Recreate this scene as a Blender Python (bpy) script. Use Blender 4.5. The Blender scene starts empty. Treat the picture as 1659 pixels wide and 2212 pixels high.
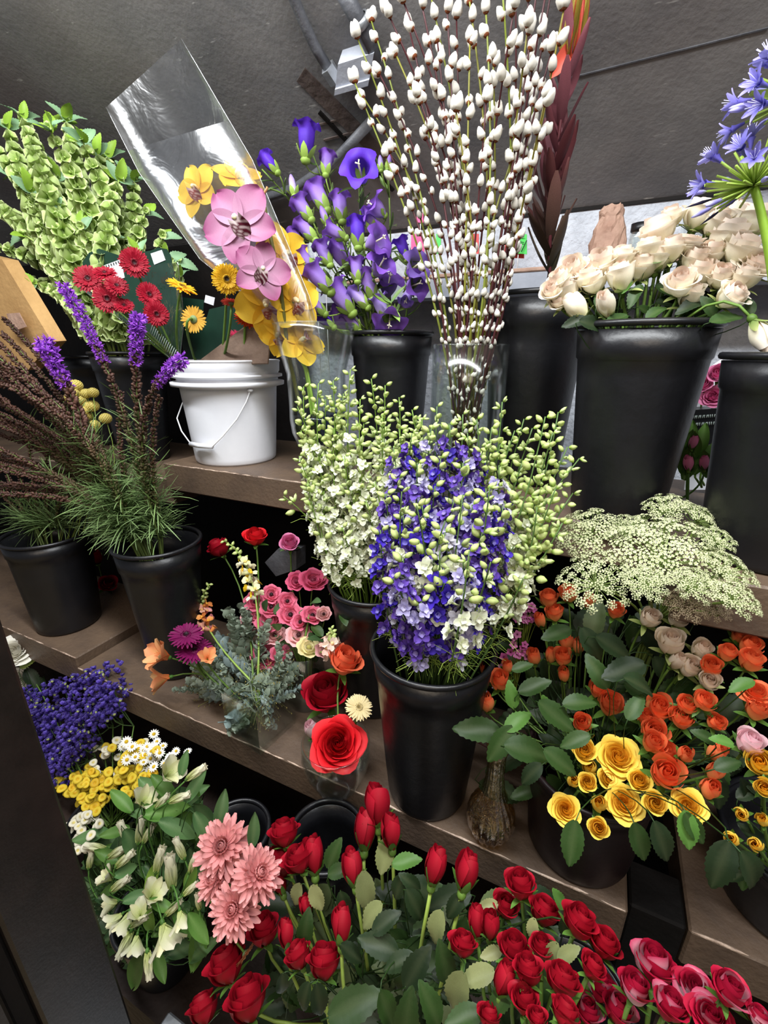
import bpy, math, random
from mathutils import Vector as V, Matrix as M
PI = math.pi
R = random.Random(11)
U = R.uniform
scene = bpy.context.scene
COL = scene.collection

# ------------------------------------------------------------------ camera, sky, lights, exposure
FPX, PITCH, PSI, CZ = 980.0, math.radians(19.4), math.radians(25.3), 1.55
SP, CP, SS, CS = math.sin(PITCH), math.cos(PITCH), math.sin(PSI), math.cos(PSI)
CAM = V((0, 0, CZ))
cam = bpy.data.cameras.new('camera')
cam.sensor_fit = 'HORIZONTAL'; cam.sensor_width = 36.0; cam.lens = 36.0*FPX/1659.0
cam.clip_start = 0.02
camo = bpy.data.objects.new('camera', cam); COL.objects.link(camo)
camo.location = CAM
camo.rotation_euler = (PI/2 - PITCH, 0, PSI)
scene.camera = camo
world = bpy.data.worlds.new('world'); scene.world = world; world.use_nodes = True
world.node_tree.nodes['Background'].inputs[0].default_value = (0.75, 0.8, 0.9, 1)
world.node_tree.nodes['Background'].inputs[1].default_value = 0.16
def area(name, loc, target, sx, sy, power, col):
    l = bpy.data.lights.new(name, 'AREA'); l.shape = 'RECTANGLE'; l.size = sx; l.size_y = sy; l.energy = power; l.color = col
    o = bpy.data.objects.new(name, l); COL.objects.link(o); o.location = loc
    o.rotation_euler = (V(target)-V(loc)).to_track_quat('-Z', 'Y').to_euler()
    return o
area('cooler_strip_light', (-0.3, 0.25, 2.72), (-0.2, 1.0, 1.05), 2.6, 0.12, 62, (0.95, 0.98, 1.0))
area('shop_ceiling_light', (0.2, -1.5, 2.7), (0.1, 0.7, 0.5), 1.6, 0.9, 19, (1.0, 0.84, 0.66))
scene.view_settings.view_transform = 'Standard'
scene.view_settings.look = 'None'
scene.view_settings.gamma = 1.0
scene.view_settings.use_curve_mapping = False
scene.view_settings.exposure = 0.45
scene.cycles.max_bounces = 8
scene.cycles.transparent_max_bounces = 24

# ------------------------------------------------------------------ pixel -> place in the room
FW = V((-SS, CS, 0)); RT = V((CS, SS, 0)); UPC = V((0, 0, CP)) + FW*SP
def ray(px, py):
    xc = (px-829.5)/FPX; yc = (1106-py)/FPX
    return RT*xc + FW*(CP+SP*yc) + V((0, 0, -SP+CP*yc))
def P(px, py, Y=None, z=None):
    d = ray(px, py)
    s = Y/d.y if Y is not None else (z-CZ)/d.z
    return CAM + d*s
def size_at(px, py, p, dpx):
    """metres that dpx pixels span at the place p"""
    d = (p-CAM); depth = d.dot(FW*CP - V((0, 0, SP)))
    ang = math.hypot((px-829.5)/FPX, (1106-py)/FPX)
    return dpx*depth/FPX/math.sqrt(1+0.6*ang*ang)

# ------------------------------------------------------------------ materials
def lin(h, k=1.0):
    h = h.lstrip('#'); o = []
    for i in (0, 2, 4):
        c = int(h[i:i+2], 16)/255
        o.append((c/12.92 if c <= .04045 else ((c+.055)/1.055)**2.4)*k)
    return tuple(o)
def mix(a, b, t): return tuple(x+(y-x)*t for x, y in zip(a, b))
def newmat(name):
    m = bpy.data.materials.new(name); m.use_nodes = True
    nt = m.node_tree; nt.nodes.clear()
    out = nt.nodes.new('ShaderNodeOutputMaterial')
    return m, nt, out
def node(nt, t, **kw):
    n = nt.nodes.new(t)
    for k, v in kw.items():
        if k in n.inputs: n.inputs[k].default_value = v
        else: setattr(n, k, v)
    return n
def plant_mat(name, rough, transl, scale=60, amp=.18, rnd=.16, spec=.3, sat=1.0):
    """colour from the mesh's own petal / leaf colours, with grain, a little difference from piece to piece, and light passing through"""
    m, nt, out = newmat(name); L = nt.links.new
    at = node(nt, 'ShaderNodeAttribute', attribute_name='Col')
    tc = node(nt, 'ShaderNodeTexCoord')
    no = node(nt, 'ShaderNodeTexNoise', Scale=scale, Detail=3.0)
    L(tc.outputs['Object'], no.inputs['Vector'])
    oi = node(nt, 'ShaderNodeObjectInfo')
    v1 = node(nt, 'ShaderNodeMapRange'); v1.inputs['To Min'].default_value = 1-amp; v1.inputs['To Max'].default_value = 1+amp
    L(no.outputs['Fac'], v1.inputs['Value'])
    v2 = node(nt, 'ShaderNodeMapRange'); v2.inputs['To Min'].default_value = 1-rnd; v2.inputs['To Max'].default_value = 1+rnd
    L(oi.outputs['Random'], v2.inputs['Value'])
    mu = node(nt, 'ShaderNodeMath', operation='MULTIPLY'); L(v1.outputs[0], mu.inputs[0]); L(v2.outputs[0], mu.inputs[1])
    hs = node(nt, 'ShaderNodeHueSaturation'); hs.inputs['Saturation'].default_value = sat
    L(at.outputs['Color'], hs.inputs['Color']); L(mu.outputs[0], hs.inputs['Value'])
    bs = node(nt, 'ShaderNodeBsdfPrincipled', Roughness=rough); bs.inputs['Specular IOR Level'].default_value = spec
    L(hs.outputs[0], bs.inputs['Base Color'])
    tr = node(nt, 'ShaderNodeBsdfTranslucent'); L(hs.outputs[0], tr.inputs['Color'])
    mx = node(nt, 'ShaderNodeMixShader'); mx.inputs[0].default_value = transl
    L(bs.outputs[0], mx.inputs[1]); L(tr.outputs[0], mx.inputs[2]); L(mx.outputs[0], out.inputs['Surface'])
    return m
def solid_mat(name, c1, c2, rough, scale=8, bump=.0, bscale=60, metal=0.0, spec=.5, detail=6, contrast=(.35, .65), stretch=None):
    m, nt, out = newmat(name); L = nt.links.new
    tc = node(nt, 'ShaderNodeTexCoord')
    mp = node(nt, 'ShaderNodeMapping')
    if stretch: mp.inputs['Scale'].default_value = stretch
    L(tc.outputs['Object'], mp.inputs['Vector'])
    no = node(nt, 'ShaderNodeTexNoise', Scale=scale, Detail=detail, Roughness=.65)
    L(mp.outputs[0], no.inputs['Vector'])
    cr = node(nt, 'ShaderNodeValToRGB')
    cr.color_ramp.elements[0].position = contrast[0]; cr.color_ramp.elements[1].position = contrast[1]
    cr.color_ramp.elements[0].color = (*c1, 1); cr.color_ramp.elements[1].color = (*c2, 1)
    L(no.outputs['Fac'], cr.inputs['Fac'])
    bs = node(nt, 'ShaderNodeBsdfPrincipled', Roughness=rough, Metallic=metal); bs.inputs['Specular IOR Level'].default_value = spec
    L(cr.outputs[0], bs.inputs['Base Color'])
    if bump:
        n2 = node(nt, 'ShaderNodeTexNoise', Scale=bscale, Detail=5.0); L(mp.outputs[0], n2.inputs['Vector'])
        bu = node(nt, 'ShaderNodeBump', Strength=bump, Distance=.01); L(n2.outputs['Fac'], bu.inputs['Height'])
        L(bu.outputs[0], bs.inputs['Normal'])
    L(bs.outputs[0], out.inputs['Surface'])
    return m
def ceiling_mat(name):
    """dark plaster with pale scuffs and brownish stains"""
    m = solid_mat(name, lin('#5a5a5c'), lin('#858280'), .6, 3.0, .13, 80, spec=.35, contrast=(.3, .75)); nt = m.node_tree; L = nt.links.new
    bs = [n for n in nt.nodes if n.type == 'BSDF_PRINCIPLED'][0]; src = bs.inputs['Base Color'].links[0].from_socket
    tc = [n for n in nt.nodes if n.type == 'TEX_COORD'][0]
    mp = node(nt, 'ShaderNodeMapping'); mp.inputs['Scale'].default_value = (9, 42, 42); L(tc.outputs['Object'], mp.inputs['Vector'])
    n1 = node(nt, 'ShaderNodeTexNoise', Scale=1.6, Detail=3.0); L(mp.outputs[0], n1.inputs['Vector'])
    r1 = node(nt, 'ShaderNodeMapRange'); r1.inputs['From Min'].default_value = .68; r1.inputs['From Max'].default_value = .78; L(n1.outputs['Fac'], r1.inputs['Value'])
    m1 = node(nt, 'ShaderNodeMixRGB'); m1.inputs[2].default_value = (*lin('#b9b8b4'), 1); L(r1.outputs[0], m1.inputs[0]); L(src, m1.inputs[1])
    n2 = node(nt, 'ShaderNodeTexNoise', Scale=1.3, Detail=2.0); L(tc.outputs['Object'], n2.inputs['Vector'])
    r2 = node(nt, 'ShaderNodeMapRange'); r2.inputs['From Min'].default_value = .5; r2.inputs['From Max'].default_value = .75; r2.inputs['To Max'].default_value = .55; L(n2.outputs['Fac'], r2.inputs['Value'])
    m2 = node(nt, 'ShaderNodeMixRGB'); m2.inputs[2].default_value = (*lin('#5c4e4a'), 1); L(r2.outputs[0], m2.inputs[0]); L(m1.outputs[0], m2.inputs[1])
    L(m2.outputs[0], bs.inputs['Base Color']); return m
def film_mat(name, tint, f0, f1, rough, wrinkle=0.0, wscale=9):
    """thin clear sheet or glass wall: see-through, mirroring more at a slant"""
    m, nt, out = newmat(name); L = nt.links.new
    tp = node(nt, 'ShaderNodeBsdfTransparent'); tp.inputs[0].default_value = (*tint, 1)
    gl = node(nt, 'ShaderNodeBsdfGlossy', Roughness=rough); gl.inputs[0].default_value = (1, 1, 1, 1)
    lw = node(nt, 'ShaderNodeLayerWeight', Blend=.35)
    mr = node(nt, 'ShaderNodeMapRange'); mr.inputs['To Min'].default_value = f0; mr.inputs['To Max'].default_value = f1
    L(lw.outputs['Facing'], mr.inputs['Value'])
    if wrinkle:
        tc = node(nt, 'ShaderNodeTexCoord'); no = node(nt, 'ShaderNodeTexNoise', Scale=wscale, Detail=4.0, Distortion=.8)
        L(tc.outputs['Object'], no.inputs['Vector'])
        bu = node(nt, 'ShaderNodeBump', Strength=wrinkle, Distance=.02); L(no.outputs['Fac'], bu.inputs['Height'])
        L(bu.outputs[0], gl.inputs['Normal']); L(bu.outputs[0], lw.inputs['Normal'])
    mx = node(nt, 'ShaderNodeMixShader'); L(mr.outputs[0], mx.inputs[0]); L(tp.outputs[0], mx.inputs[1]); L(gl.outputs[0], mx.inputs[2])
    L(mx.outputs[0], out.inputs['Surface'])
    return m
MAT = {
 'petal': plant_mat('petal', .55, .22, 40, .12, .10, .25),
 'leaf': plant_mat('leaf', .48, .12, 70, .25, .22, .28),
 'stem': plant_mat('stem', .5, .05, 90, .2, .15, .35),
 'fuzz': plant_mat('fuzz', .95, .1, 160, .2, .08, .1),
 'black': solid_mat('black_plastic', lin('#0d0d10'), lin('#17171b'), .38, 5, .12, 35, spec=.5),
 'black2': solid_mat('dark_red_plastic', lin('#12080a'), lin('#1f0d10'), .42, 4, .1, 30, spec=.5),
 'white': solid_mat('white_plastic', lin('#d9dae0'), lin('#e6e7ec'), .38, 3, .05, 12, spec=.5),
 'wire': solid_mat('white_wire', lin('#d8d8dc'), lin('#eeeeee'), .35, 10),
 'shelf': solid_mat('brown_shelf_paint', lin('#55463b'), lin('#6a5746'), .5, 6, .2, 90, spec=.4),
 'shelfedge': solid_mat('pale_shelf_edge', lin('#8d7565'), lin('#d8c0ac'), .6, 40, .4, 120),
 'concrete': ceiling_mat('ceiling_plaster'),
 'stucco': solid_mat('white_stucco', lin('#a6aab2'), lin('#c6cad2'), .8, 7, 1.0, 55, spec=.2),
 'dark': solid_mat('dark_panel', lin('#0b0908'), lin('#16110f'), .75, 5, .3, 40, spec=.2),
 'floor': solid_mat('dark_platform', lin('#1c1411'), lin('#2e221c'), .7, 5, .4, 40, spec=.25),
 'tan': solid_mat('tan_floor', lin('#8a7552'), lin('#c9b48c'), .5, 14, .2, 40),
 'frame': solid_mat('bronze_door_frame', lin('#15110f'), lin('#231c19'), .45, 20, .06, 200, spec=.45),
 'steel': solid_mat('brushed_steel', lin('#8c8f94'), lin('#b9bcc0'), .35, 14, .05, 80, metal=.6),
 'greypaint': solid_mat('grey_paint', lin('#9498a3'), lin('#b2b6c0'), .5, 5, .1, 60),
 'conduit': solid_mat('grey_conduit', lin('#4c4d52'), lin('#6a6b70'), .5, 9, .2, 80, metal=.2),
 'brownpanel': solid_mat('brown_board', lin('#4b403c'), lin('#5d504a'), .65, 6, .4, 40),
 'card': solid_mat('green_card', lin('#143024'), lin('#1d3d2f'), .45, 6),
 'whitecard': solid_mat('white_card', lin('#d5d7de'), lin('#e8e9ee'), .5, 6),
 'kraft': solid_mat('kraft_paper', lin('#a98250'), lin('#c69d66'), .7, 6, .2, 60),
 'cardboard': solid_mat('brown_cardboard', lin('#6f5a4c'), lin('#8a7464'), .7, 12, .2, 90),
 'bag': solid_mat('brown_paper_bag', lin('#94705e'), lin('#bd9c88'), .7, 7, .9, 22),
 'print': solid_mat('pale_print', lin('#9fb0a8'), lin('#c6d2cb'), .5, 6),
 'glass': film_mat('clear_glass', (.94, .965, .955), .03, .40, .13),
 'blueglass': film_mat('blue_tinted_glass', (.52, .64, .78), .08, .6, .04),
 'water': film_mat('blue_water', (.10, .13, .42), .04, .3, .03),
 'amber': film_mat('amber_glass', (.95, .84, .64), .06, .75, .05, .35, 40),
 'cello': film_mat('cellophane', (.9, .91, .93), .16, .6, .27, .5, 7),
 'sleeve': film_mat('printed_sleeve_film', (.95, .96, .95), .02, .3, .08, .5, 10),
 'greentag': solid_mat('green_tag', lin('#3fc24a'), lin('#54d45d'), .5, 6),
 'redtag': solid_mat('red_tag', lin('#d83a38'), lin('#ec5050'), .5, 6),
 'pinktag': solid_mat('pink_tag', lin('#f0407e'), lin('#ff5a92'), .5, 6),
 'ink': solid_mat('black_ink', lin('#15201a'), lin('#1c2a20'), .6, 6),
}

# ------------------------------------------------------------------ mesh building
class MB:
    def __init__(s): s.v = []; s.f = []; s.c = []
    def add(s, vs, fs, cs, mat=None):
        o = len(s.v)
        s.v.extend([mat @ p for p in vs] if mat is not None else vs)
        s.f.extend([tuple(i+o for i in f) for f in fs])
        s.c.extend(cs if isinstance(cs, list) else [cs]*len(vs))
    def mesh(s, name, mat, smooth=True):
        me = bpy.data.meshes.new(name)
        me.from_pydata([tuple(p) for p in s.v], [], s.f)
        ca = me.color_attributes.new('Col', 'FLOAT_COLOR', 'POINT')
        ca.data.foreach_set('color', [x for c in s.c for x in (c[0], c[1], c[2], 1.0)])
        if smooth: me.polygons.foreach_set('use_smooth', [True]*len(me.polygons))
        me.materials.append(MAT[mat]); me.update()
        return me
def gridf(mb, nu, nv, fn, cf, mat=None):
    vs = []; cs = []; fs = []
    for j in range(nv+1):
        for i in range(nu+1):
            u = -1+2*i/nu; t = j/nv
            vs.append(V(fn(u, t))); cs.append(cf(u, t))
    w = nu+1
    for j in range(nv):
        for i in range(nu):
            a = j*w+i; fs.append((a, a+1, a+w+1, a+w))
    mb.add(vs, fs, cs, mat)
def petal(mb, L, W, c0, c1, nu=4, nv=5, a=1.0, b=.6, bend=0.0, cup=0.0, base=0.0, mat=None, ruffle=0.0, stripe=None, bend0=0.0):
    """a petal along +Y, face up +Z. a<1 wide near the base, b small = blunt tip"""
    pts = []; y = z = 0.0; n = nv
    for j in range(nv+1):
        t = j/nv
        pts.append((y, z, bend0+bend*t))
        th = bend0+bend*(t+.5/n); y += L/n*math.cos(th); z += L/n*math.sin(th)
    def fn(u, t):
        y, z, th = pts[int(round(t*nv))]
        tt = .02+.96*t
        w = W*(base*(1-t)+(1-base*(1-t))*max(0.0, math.sin(PI*tt**a))**b)
        q = cup*W*u*u + ruffle*W*math.sin(u*5+t*7)*t
        return (u*w, y - math.sin(th)*q, z + math.cos(th)*q)
    def cf(u, t):
        c = mix(c0, c1, t)
        if stripe and abs(u) < .3: c = mix(c, stripe, .6*(1-t))
        return c
    gridf(mb, nu, nv, fn, cf, mat)
def tube(mb, pts, rad, col, n=5, cap=True):
    """round bar along pts; rad a number or a list; col a colour or a list"""
    k = len(pts); vs = []; cs = []; fs = []
    up = None
    for i, p in enumerate(pts):
        t = (pts[min(i+1, k-1)]-pts[max(i-1, 0)])
        t = t.normalized() if t.length > 1e-9 else V((0, 0, 1))
        if up is None: up = t.orthogonal().normalized()
        up = (up - t*up.dot(t)); up = up.normalized() if up.length > 1e-6 else t.orthogonal().normalized()
        w = t.cross(up); r = rad[i] if isinstance(rad, (list, tuple)) else rad
        c = col[i] if isinstance(col, list) else col
        for q in range(n):
            a = 2*PI*q/n; vs.append(p+(up*math.cos(a)+w*math.sin(a))*r); cs.append(c)
    for i in range(k-1):
        for q in range(n):
            a = i*n+q; b = i*n+(q+1) % n; fs.append((a, b, b+n, a+n))
    if cap: fs.append(tuple(range(n-1, -1, -1))); fs.append(tuple((k-1)*n+q for q in range(n)))
    mb.add(vs, fs, cs)
def lathe(mb, prof, n, col, mat=None, ph=0.0, rfn=None, closed=False):
    vs = []; fs = []; cs = []; k = len(prof)
    for j, (r, z) in enumerate(prof):
        for q in range(n):
            a = 2*PI*q/n+ph; rr = r*(rfn(a, j/(k-1)) if rfn else 1.0)
            vs.append(V((rr*math.cos(a), rr*math.sin(a), z))); cs.append(col[j] if isinstance(col, list) else col)
    for j in range(k-1 if not closed else k):
        for q in range(n):
            j2 = (j+1) % k
            a = j*n+q; b = j*n+(q+1) % n; fs.append((a, b, j2*n+(q+1) % n, j2*n+q))
    mb.add(vs, fs, cs, mat)
def ball(mb, c, r, rz, col, n=6, k=4, axis=None, coltop=None):
    prof = [(max(.001, r*math.sin(PI*j/k)), -rz*math.cos(PI*j/k)) for j in range(k+1)]
    m = M.Translation(c)
    if axis is not None: m = m @ V(axis).to_track_quat('Z', 'Y').to_matrix().to_4x4()
    lathe(mb, prof, n, [mix(col, coltop, j/k) for j in range(k+1)] if coltop else col, m)
def boxm(mb, lo, hi, col=(.5, .5, .5), bev=0.0, mat=None):
    x0, y0, z0 = lo; x1, y1, z1 = hi
    if not bev:
        vs = [V(p) for p in ((x0,y0,z0),(x1,y0,z0),(x1,y1,z0),(x0,y1,z0),(x0,y0,z1),(x1,y0,z1),(x1,y1,z1),(x0,y1,z1))]
        mb.add(vs, [(0,3,2,1),(4,5,6,7),(0,1,5,4),(1,2,6,5),(2,3,7,6),(3,0,4,7)], col, mat); return
    b = bev; rings = []
    for z, i in ((z0, b), (z0+b, 0), (z1-b, 0), (z1, b)):
        rings.append([V(p) for p in ((x0+b,y0+i,z),(x1-b,y0+i,z),(x1-i,y0+b,z),(x1-i,y1-b,z),(x1-b,y1-i,z),(x0+b,y1-i,z),(x0+i,y1-b,z),(x0+i,y0+b,z))])
    vs = [p for r in rings for p in r]; fs = [tuple(range(7, -1, -1)), tuple(range(24, 32))]
    for k in range(3):
        for q in range(8):
            a = k*8+q; c = k*8+(q+1) % 8; fs.append((a, c, c+8, a+8))
    mb.add(vs, fs, col, mat)
def bez(p0, p1, p2, n=8):
    return [p0*(1-t)**2 + p1*2*t*(1-t) + p2*t*t for t in (i/n for i in range(n+1))]
def frame(pos, d, s=1.0, roll=0.0):
    """+Z along d"""
    return M.Translation(pos) @ d.to_track_quat('Z', 'Y').to_matrix().to_4x4() @ M.Rotation(roll, 4, 'Z') @ M.Scale(s, 4)
def leafframe(pos, d, nrm, s):
    """+Y along d, +Z near nrm"""
    y = d.normalized(); x = y.cross(nrm); x = x.normalized() if x.length > 1e-6 else y.orthogonal().normalized(); z = x.cross(y)
    return M(((x.x*s, y.x*s, z.x*s, pos.x), (x.y*s, y.y*s, z.y*s, pos.y), (x.z*s, y.z*s, z.z*s, pos.z), (0, 0, 0, 1)))
def camd(p): return (CAM-p).normalized()
def jit(k): return V((U(-k, k), U(-k, k), U(-k, k)))
UP = V((0, 0, 1))

# ------------------------------------------------------------------ things and parts
def root(name, label, cat, loc, group=None):
    o = bpy.data.objects.new(name, None); o.empty_display_size = .02; COL.objects.link(o); o.location = loc
    o['label'] = label; o['category'] = cat
    if group: o['group'] = group
    return o
def tag(o, label, cat, group=None):
    o['label'] = label; o['category'] = cat
    if group: o['group'] = group
    return o
def part(name, me, parent=None, mat=None, label=None, kind=None):
    o = bpy.data.objects.new(name, me); COL.objects.link(o)
    if parent is not None: o.parent = parent
    if mat is not None: o.matrix_local = mat
    if label: o['label'] = label
    if kind: o['kind'] = kind
    return o
def put(rt, loc, proto, mw):
    """copies of a pattern's parts (and their sub-parts) under rt; mw in room space"""
    inv = M.Translation(-loc) @ mw
    for name, me, lm, kids in proto:
        o = part(name, me, rt, inv @ lm)
        for kn, kme, klm in kids: part(kn, kme, o, klm)
def rel(mb, loc):
    mb.v = [p-loc for p in mb.v]; return mb
I4 = M.Identity(4)
ORD = 'first second third fourth fifth sixth seventh eighth ninth tenth eleventh twelfth thirteenth fourteenth fifteenth sixteenth seventeenth eighteenth nineteenth twentieth twenty-first twenty-second twenty-third twenty-fourth twenty-fifth twenty-sixth twenty-seventh twenty-eighth twenty-ninth thirtieth thirty-first thirty-second thirty-third thirty-fourth thirty-fifth thirty-sixth thirty-seventh thirty-eighth thirty-ninth fortieth forty-first forty-second forty-third forty-fourth forty-fifth forty-sixth forty-seventh forty-eighth'.split()
def ranks(items, key=lambda t: t[0]):
    """position from the left for each entry"""
    o = sorted(range(len(items)), key=lambda i: key(items[i])); r = [0]*len(items)
    for k, i in enumerate(o): r[i] = k
    return [ORD[k] for k in r]
G = {k: lin(v) for k, v in dict(leaf='#264018', dleaf='#172a14', lleaf='#4c7530', stem='#5c7a32', ystem='#8aa046', olive='#6d7a2c', maroon='#3c1418', lime='#9cc04a', plime='#c2d67c').items()}

# ------------------------------------------------------------------ the setting
ZU, ZM, ZL, ZC, YW = 1.21, 0.617, 0.22, 1.995, 1.85
def struct(name, mb, mat, parent=None, smooth=False):
    o = part(name, mb.mesh(name, mat, smooth), parent)
    if parent is None: o['kind'] = 'structure'
    return o
mb = MB(); boxm(mb, (-5, YW, 0), (3, YW+.1, ZC+.02)); struct('wall_back', mb, 'stucco')
KC = .65; NC = math.hypot(1, KC); DN = V((0, -KC, -1))/NC   # the ceiling slopes up from the back wall, like the underside of a stair
mb = MB(); prof = [(YW+.1, ZC-.1*KC), (.5, ZC+KC*(YW-.5)), (-.02, ZC+KC*(YW-.5)), (-.02, ZC+KC*(YW-.5)+.1), (YW+.1, ZC+.2)]
vs = [V((x, y, z)) for x in (-5, 3) for y, z in prof]
mb.add(vs, [(0, 1, 2, 3, 4), (9, 8, 7, 6, 5)]+[(i, i+5, (i+1) % 5+5, (i+1) % 5) for i in range(5)], (.4,)*3); ceil = struct('ceiling', mb, 'concrete')
def PC(px, py, d=0.0):
    r = ray(px, py); return CAM + r*((ZC+KC*YW-d*NC-CZ)/(r.z+KC*r.y))
mb = MB(); boxm(mb, (-5, .285, -.1), (3, YW+.1, ZL)); struct('floor', mb, 'floor')
mb = MB(); boxm(mb, (-5, -3, -.2), (3, .28, -.02)); struct('floor_shop', mb, 'tan')
mb = MB(); boxm(mb, (-5, YW-.006, ZC-.006), (3, YW, ZC+.004)); struct('ceiling_shadow_strip_1', mb, 'dark')  # dark strip painting in the shadow line where wall meets ceiling
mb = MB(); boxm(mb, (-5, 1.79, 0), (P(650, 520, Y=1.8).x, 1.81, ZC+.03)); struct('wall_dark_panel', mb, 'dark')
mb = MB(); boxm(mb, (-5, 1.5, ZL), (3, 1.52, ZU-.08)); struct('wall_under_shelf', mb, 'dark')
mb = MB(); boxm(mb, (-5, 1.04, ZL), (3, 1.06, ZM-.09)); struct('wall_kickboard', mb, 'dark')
# seams, boards and stains of the ceiling: real strips fixed to it
def ceil_strip(name, a, b, w, t, mat):
    p, q = PC(*a), PC(*b); d = (q-p).normalized(); n = d.cross(DN)*w/2
    mb = MB(); vs = [p-n, p+n, q+n, q-n]; vs = [v+DN*t for v in vs]+[v-DN*.01 for v in vs]
    mb.add(vs, [(0,1,2,3),(4,7,6,5),(0,4,5,1),(1,5,6,2),(2,6,7,3),(3,7,4,0)], (.5, .5, .5))
    return part(name, mb.mesh(name, mat, False), ceil)
ceil_strip('beam_strip', (650, 160), (860, 370), .05, .003, 'brownpanel')
ceil_strip('beam_strip', (690, 240), (850, 410), .012, .006, 'dark')
ceil_strip('ceiling_seam', (690, 268), (752, 253), .005, .003, 'brownpanel')
ceil_strip('ceiling_seam', (700, 302), (770, 283), .006, .004, 'brownpanel')
ceil_strip('ceiling_seam', (1230, 168), (1659, 60), .003, .002, 'conduit')
mb = MB()
pz = PC
tube(mb, [pz(600, -90, .024), pz(632, -10, .02), pz(655, 45, .02), pz(680, 100, .02), pz(712, 152, .02)], .014, (.3,)*3, 10)
rt = part('electrical_conduit', mb.mesh('electrical_conduit', 'conduit')); tag(rt, 'grey conduit pipe curving across the dark ceiling to a hex fitting', 'conduit')
mb = MB(); d = pz(718, 160, .02)-pz(700, 132, .02); d.normalize(); c = pz(712, 152, .02)
lathe(mb, [(.001, 0), (.022, 0), (.022, .036), (.018, .04), (.001, .04)], 6, (.4,)*3, frame(c-d*.01, d)); part('hex_fitting', mb.mesh('hex_fitting', 'steel', False), rt)
mb = MB(); tube(mb, [pz(735, -30, .03), pz(775, 45, .03), pz(815, 130, .03)], .02, (.3,)*3, 10)
rt = part('electrical_conduit', mb.mesh('electrical_conduit', 'conduit')); tag(rt, 'straight dark conduit on the ceiling held by a pipe clip behind the willow', 'conduit')
mb = MB(); c = pz(778, 48, .03); d = (pz(815, 130, .03)-pz(735, -30, .03)).normalized()
lathe(mb, [(.021, -.009), (.026, -.009), (.026, .009), (.021, .009)], 14, (.5,)*3, frame(c, d)); part('pipe_clip', mb.mesh('pipe_clip', 'steel'), rt)
mb = MB(); tube(mb, [pz(560, 432, .02), pz(640, 405, .02), pz(720, 350, .02), pz(806, 258, .02)], .015, (.3,)*3, 10)
rt = part('electrical_conduit', mb.mesh('electrical_conduit', 'conduit')); tag(rt, 'thin conduit bending along the ceiling behind the purple bellflowers', 'conduit')
mb = MB(); a, b, c2 = pz(733, 170, 0), pz(806, 148, 0), pz(740, 108, 0)
ex = (b-a); ey = (c2-a); hz = DN*.05
vs = [a, a+ex, a+ex+ey, a+ey]; vs = [v-DN*.005 for v in vs]+[v+hz for v in vs]
mb.add(vs, [(0,1,2,3),(4,7,6,5),(0,4,5,1),(1,5,6,2),(2,6,7,3),(3,7,4,0)], (.5,)*3)
rt = part('junction_box', mb.mesh('junction_box', 'greypaint', False)); tag(rt, 'light grey metal box fixed to the ceiling where the conduits end', 'junction box')
mb = MB(); lo = [a+hz-ey.normalized()*.004, a+ex+hz-ey.normalized()*.004]; 
vs = [lo[0], lo[1], lo[1]+ey*.22, lo[0]+ey*.22]; vs = vs+[v+DN*.006 for v in vs]
mb.add(vs, [(0,1,2,3),(4,7,6,5),(0,4,5,1),(1,5,6,2),(2,6,7,3),(3,7,4,0)], (.5,)*3); part('cover_lip', mb.mesh('cover_lip', 'greypaint', False), rt)

# ------------------------------------------------------------------ shelves
def shelf(label, x0, x1, y0, y1, zt, th=.09):
    mb = MB(); boxm(mb, (x0, y0, zt-th), (x1, y1, zt), bev=.004)
    o = part('display_shelf', mb.mesh('display_shelf', 'shelf', False)); tag(o, label, 'shelf')
    mb = MB(); n = int((x1-x0)/.02)
    pts = [V((x0+.004+(x1-x0-.008)*i/n, y0+.0025+U(-.0012, .0008), zt-.0025+U(-.0012, .0006))) for i in range(n+1)]
    tube(mb, pts, [U(.0006, .003) for _ in pts], (.6,)*3, 5); part('pale_edge', mb.mesh('pale_edge', 'shelfedge'), o)  # uneven paler line along the top front edge
    return o
xg0, xg1 = P(1354, 1975, Y=.66).x, P(1490, 2008, Y=.67).x
xl = P(169, 1440, Y=.66).x
shelf('long brown painted lower shelf carrying the larkspur bucket and glass vases', xl, xg0, .655, 1.05, ZM)
shelf('raised brown end of the lower shelf under the outermost black bucket', xl-1.6, xl-.002, .66, 1.05, ZM+.032, .1)
shelf('brown lower shelf section beyond the dark gap, at the corner', xg1, 1.6, .67, 1.05, ZM)
xu0 = P(352, 1002, Y=1.0).x; xu1 = P(1470, 1262, Y=.82).x
shelf('brown upper shelf under the white pail and the glass cylinder', xu0, xu1-.002, 1.0, 1.5, ZU)
shelf('brown upper shelf section jutting forward behind the lace flowers', xu1, 1.7, .82, 1.5, ZU-.004)
shelf('dark lower ledge behind the liatris carrying the bells of Ireland bucket', xu0-1.8, xu0-.004, 1.02, 1.5, ZU-.06)
mb = MB(); boxm(mb, (xg0+.003, .672, ZL), (xg1-.003, .76, ZM-.002), bev=.004)  # black block stands in for the darkness of the open shelf gap
o = part('shelf_gap_shade', mb.mesh('shelf_gap_shade', 'dark', False)); tag(o, 'black block added as the darkness in the gap between the two lower shelf sections', 'gap shade')
# ledge on the back wall
zl = P(1150, 577, Y=1.6).z
mb = MB(); boxm(mb, (-1.2, 1.6, zl-.012), (1.2, YW, zl), bev=.003)
o = part('wall_ledge', mb.mesh('wall_ledge', 'bag', False)); tag(o, 'narrow wall ledge with a brown top behind the black buckets', 'ledge')
mb = MB(); boxm(mb, (-1.2, 1.605, zl-.07), (1.2, 1.7, zl-.012)); part('ledge_face', mb.mesh('ledge_face', 'greypaint', False), o)

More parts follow.
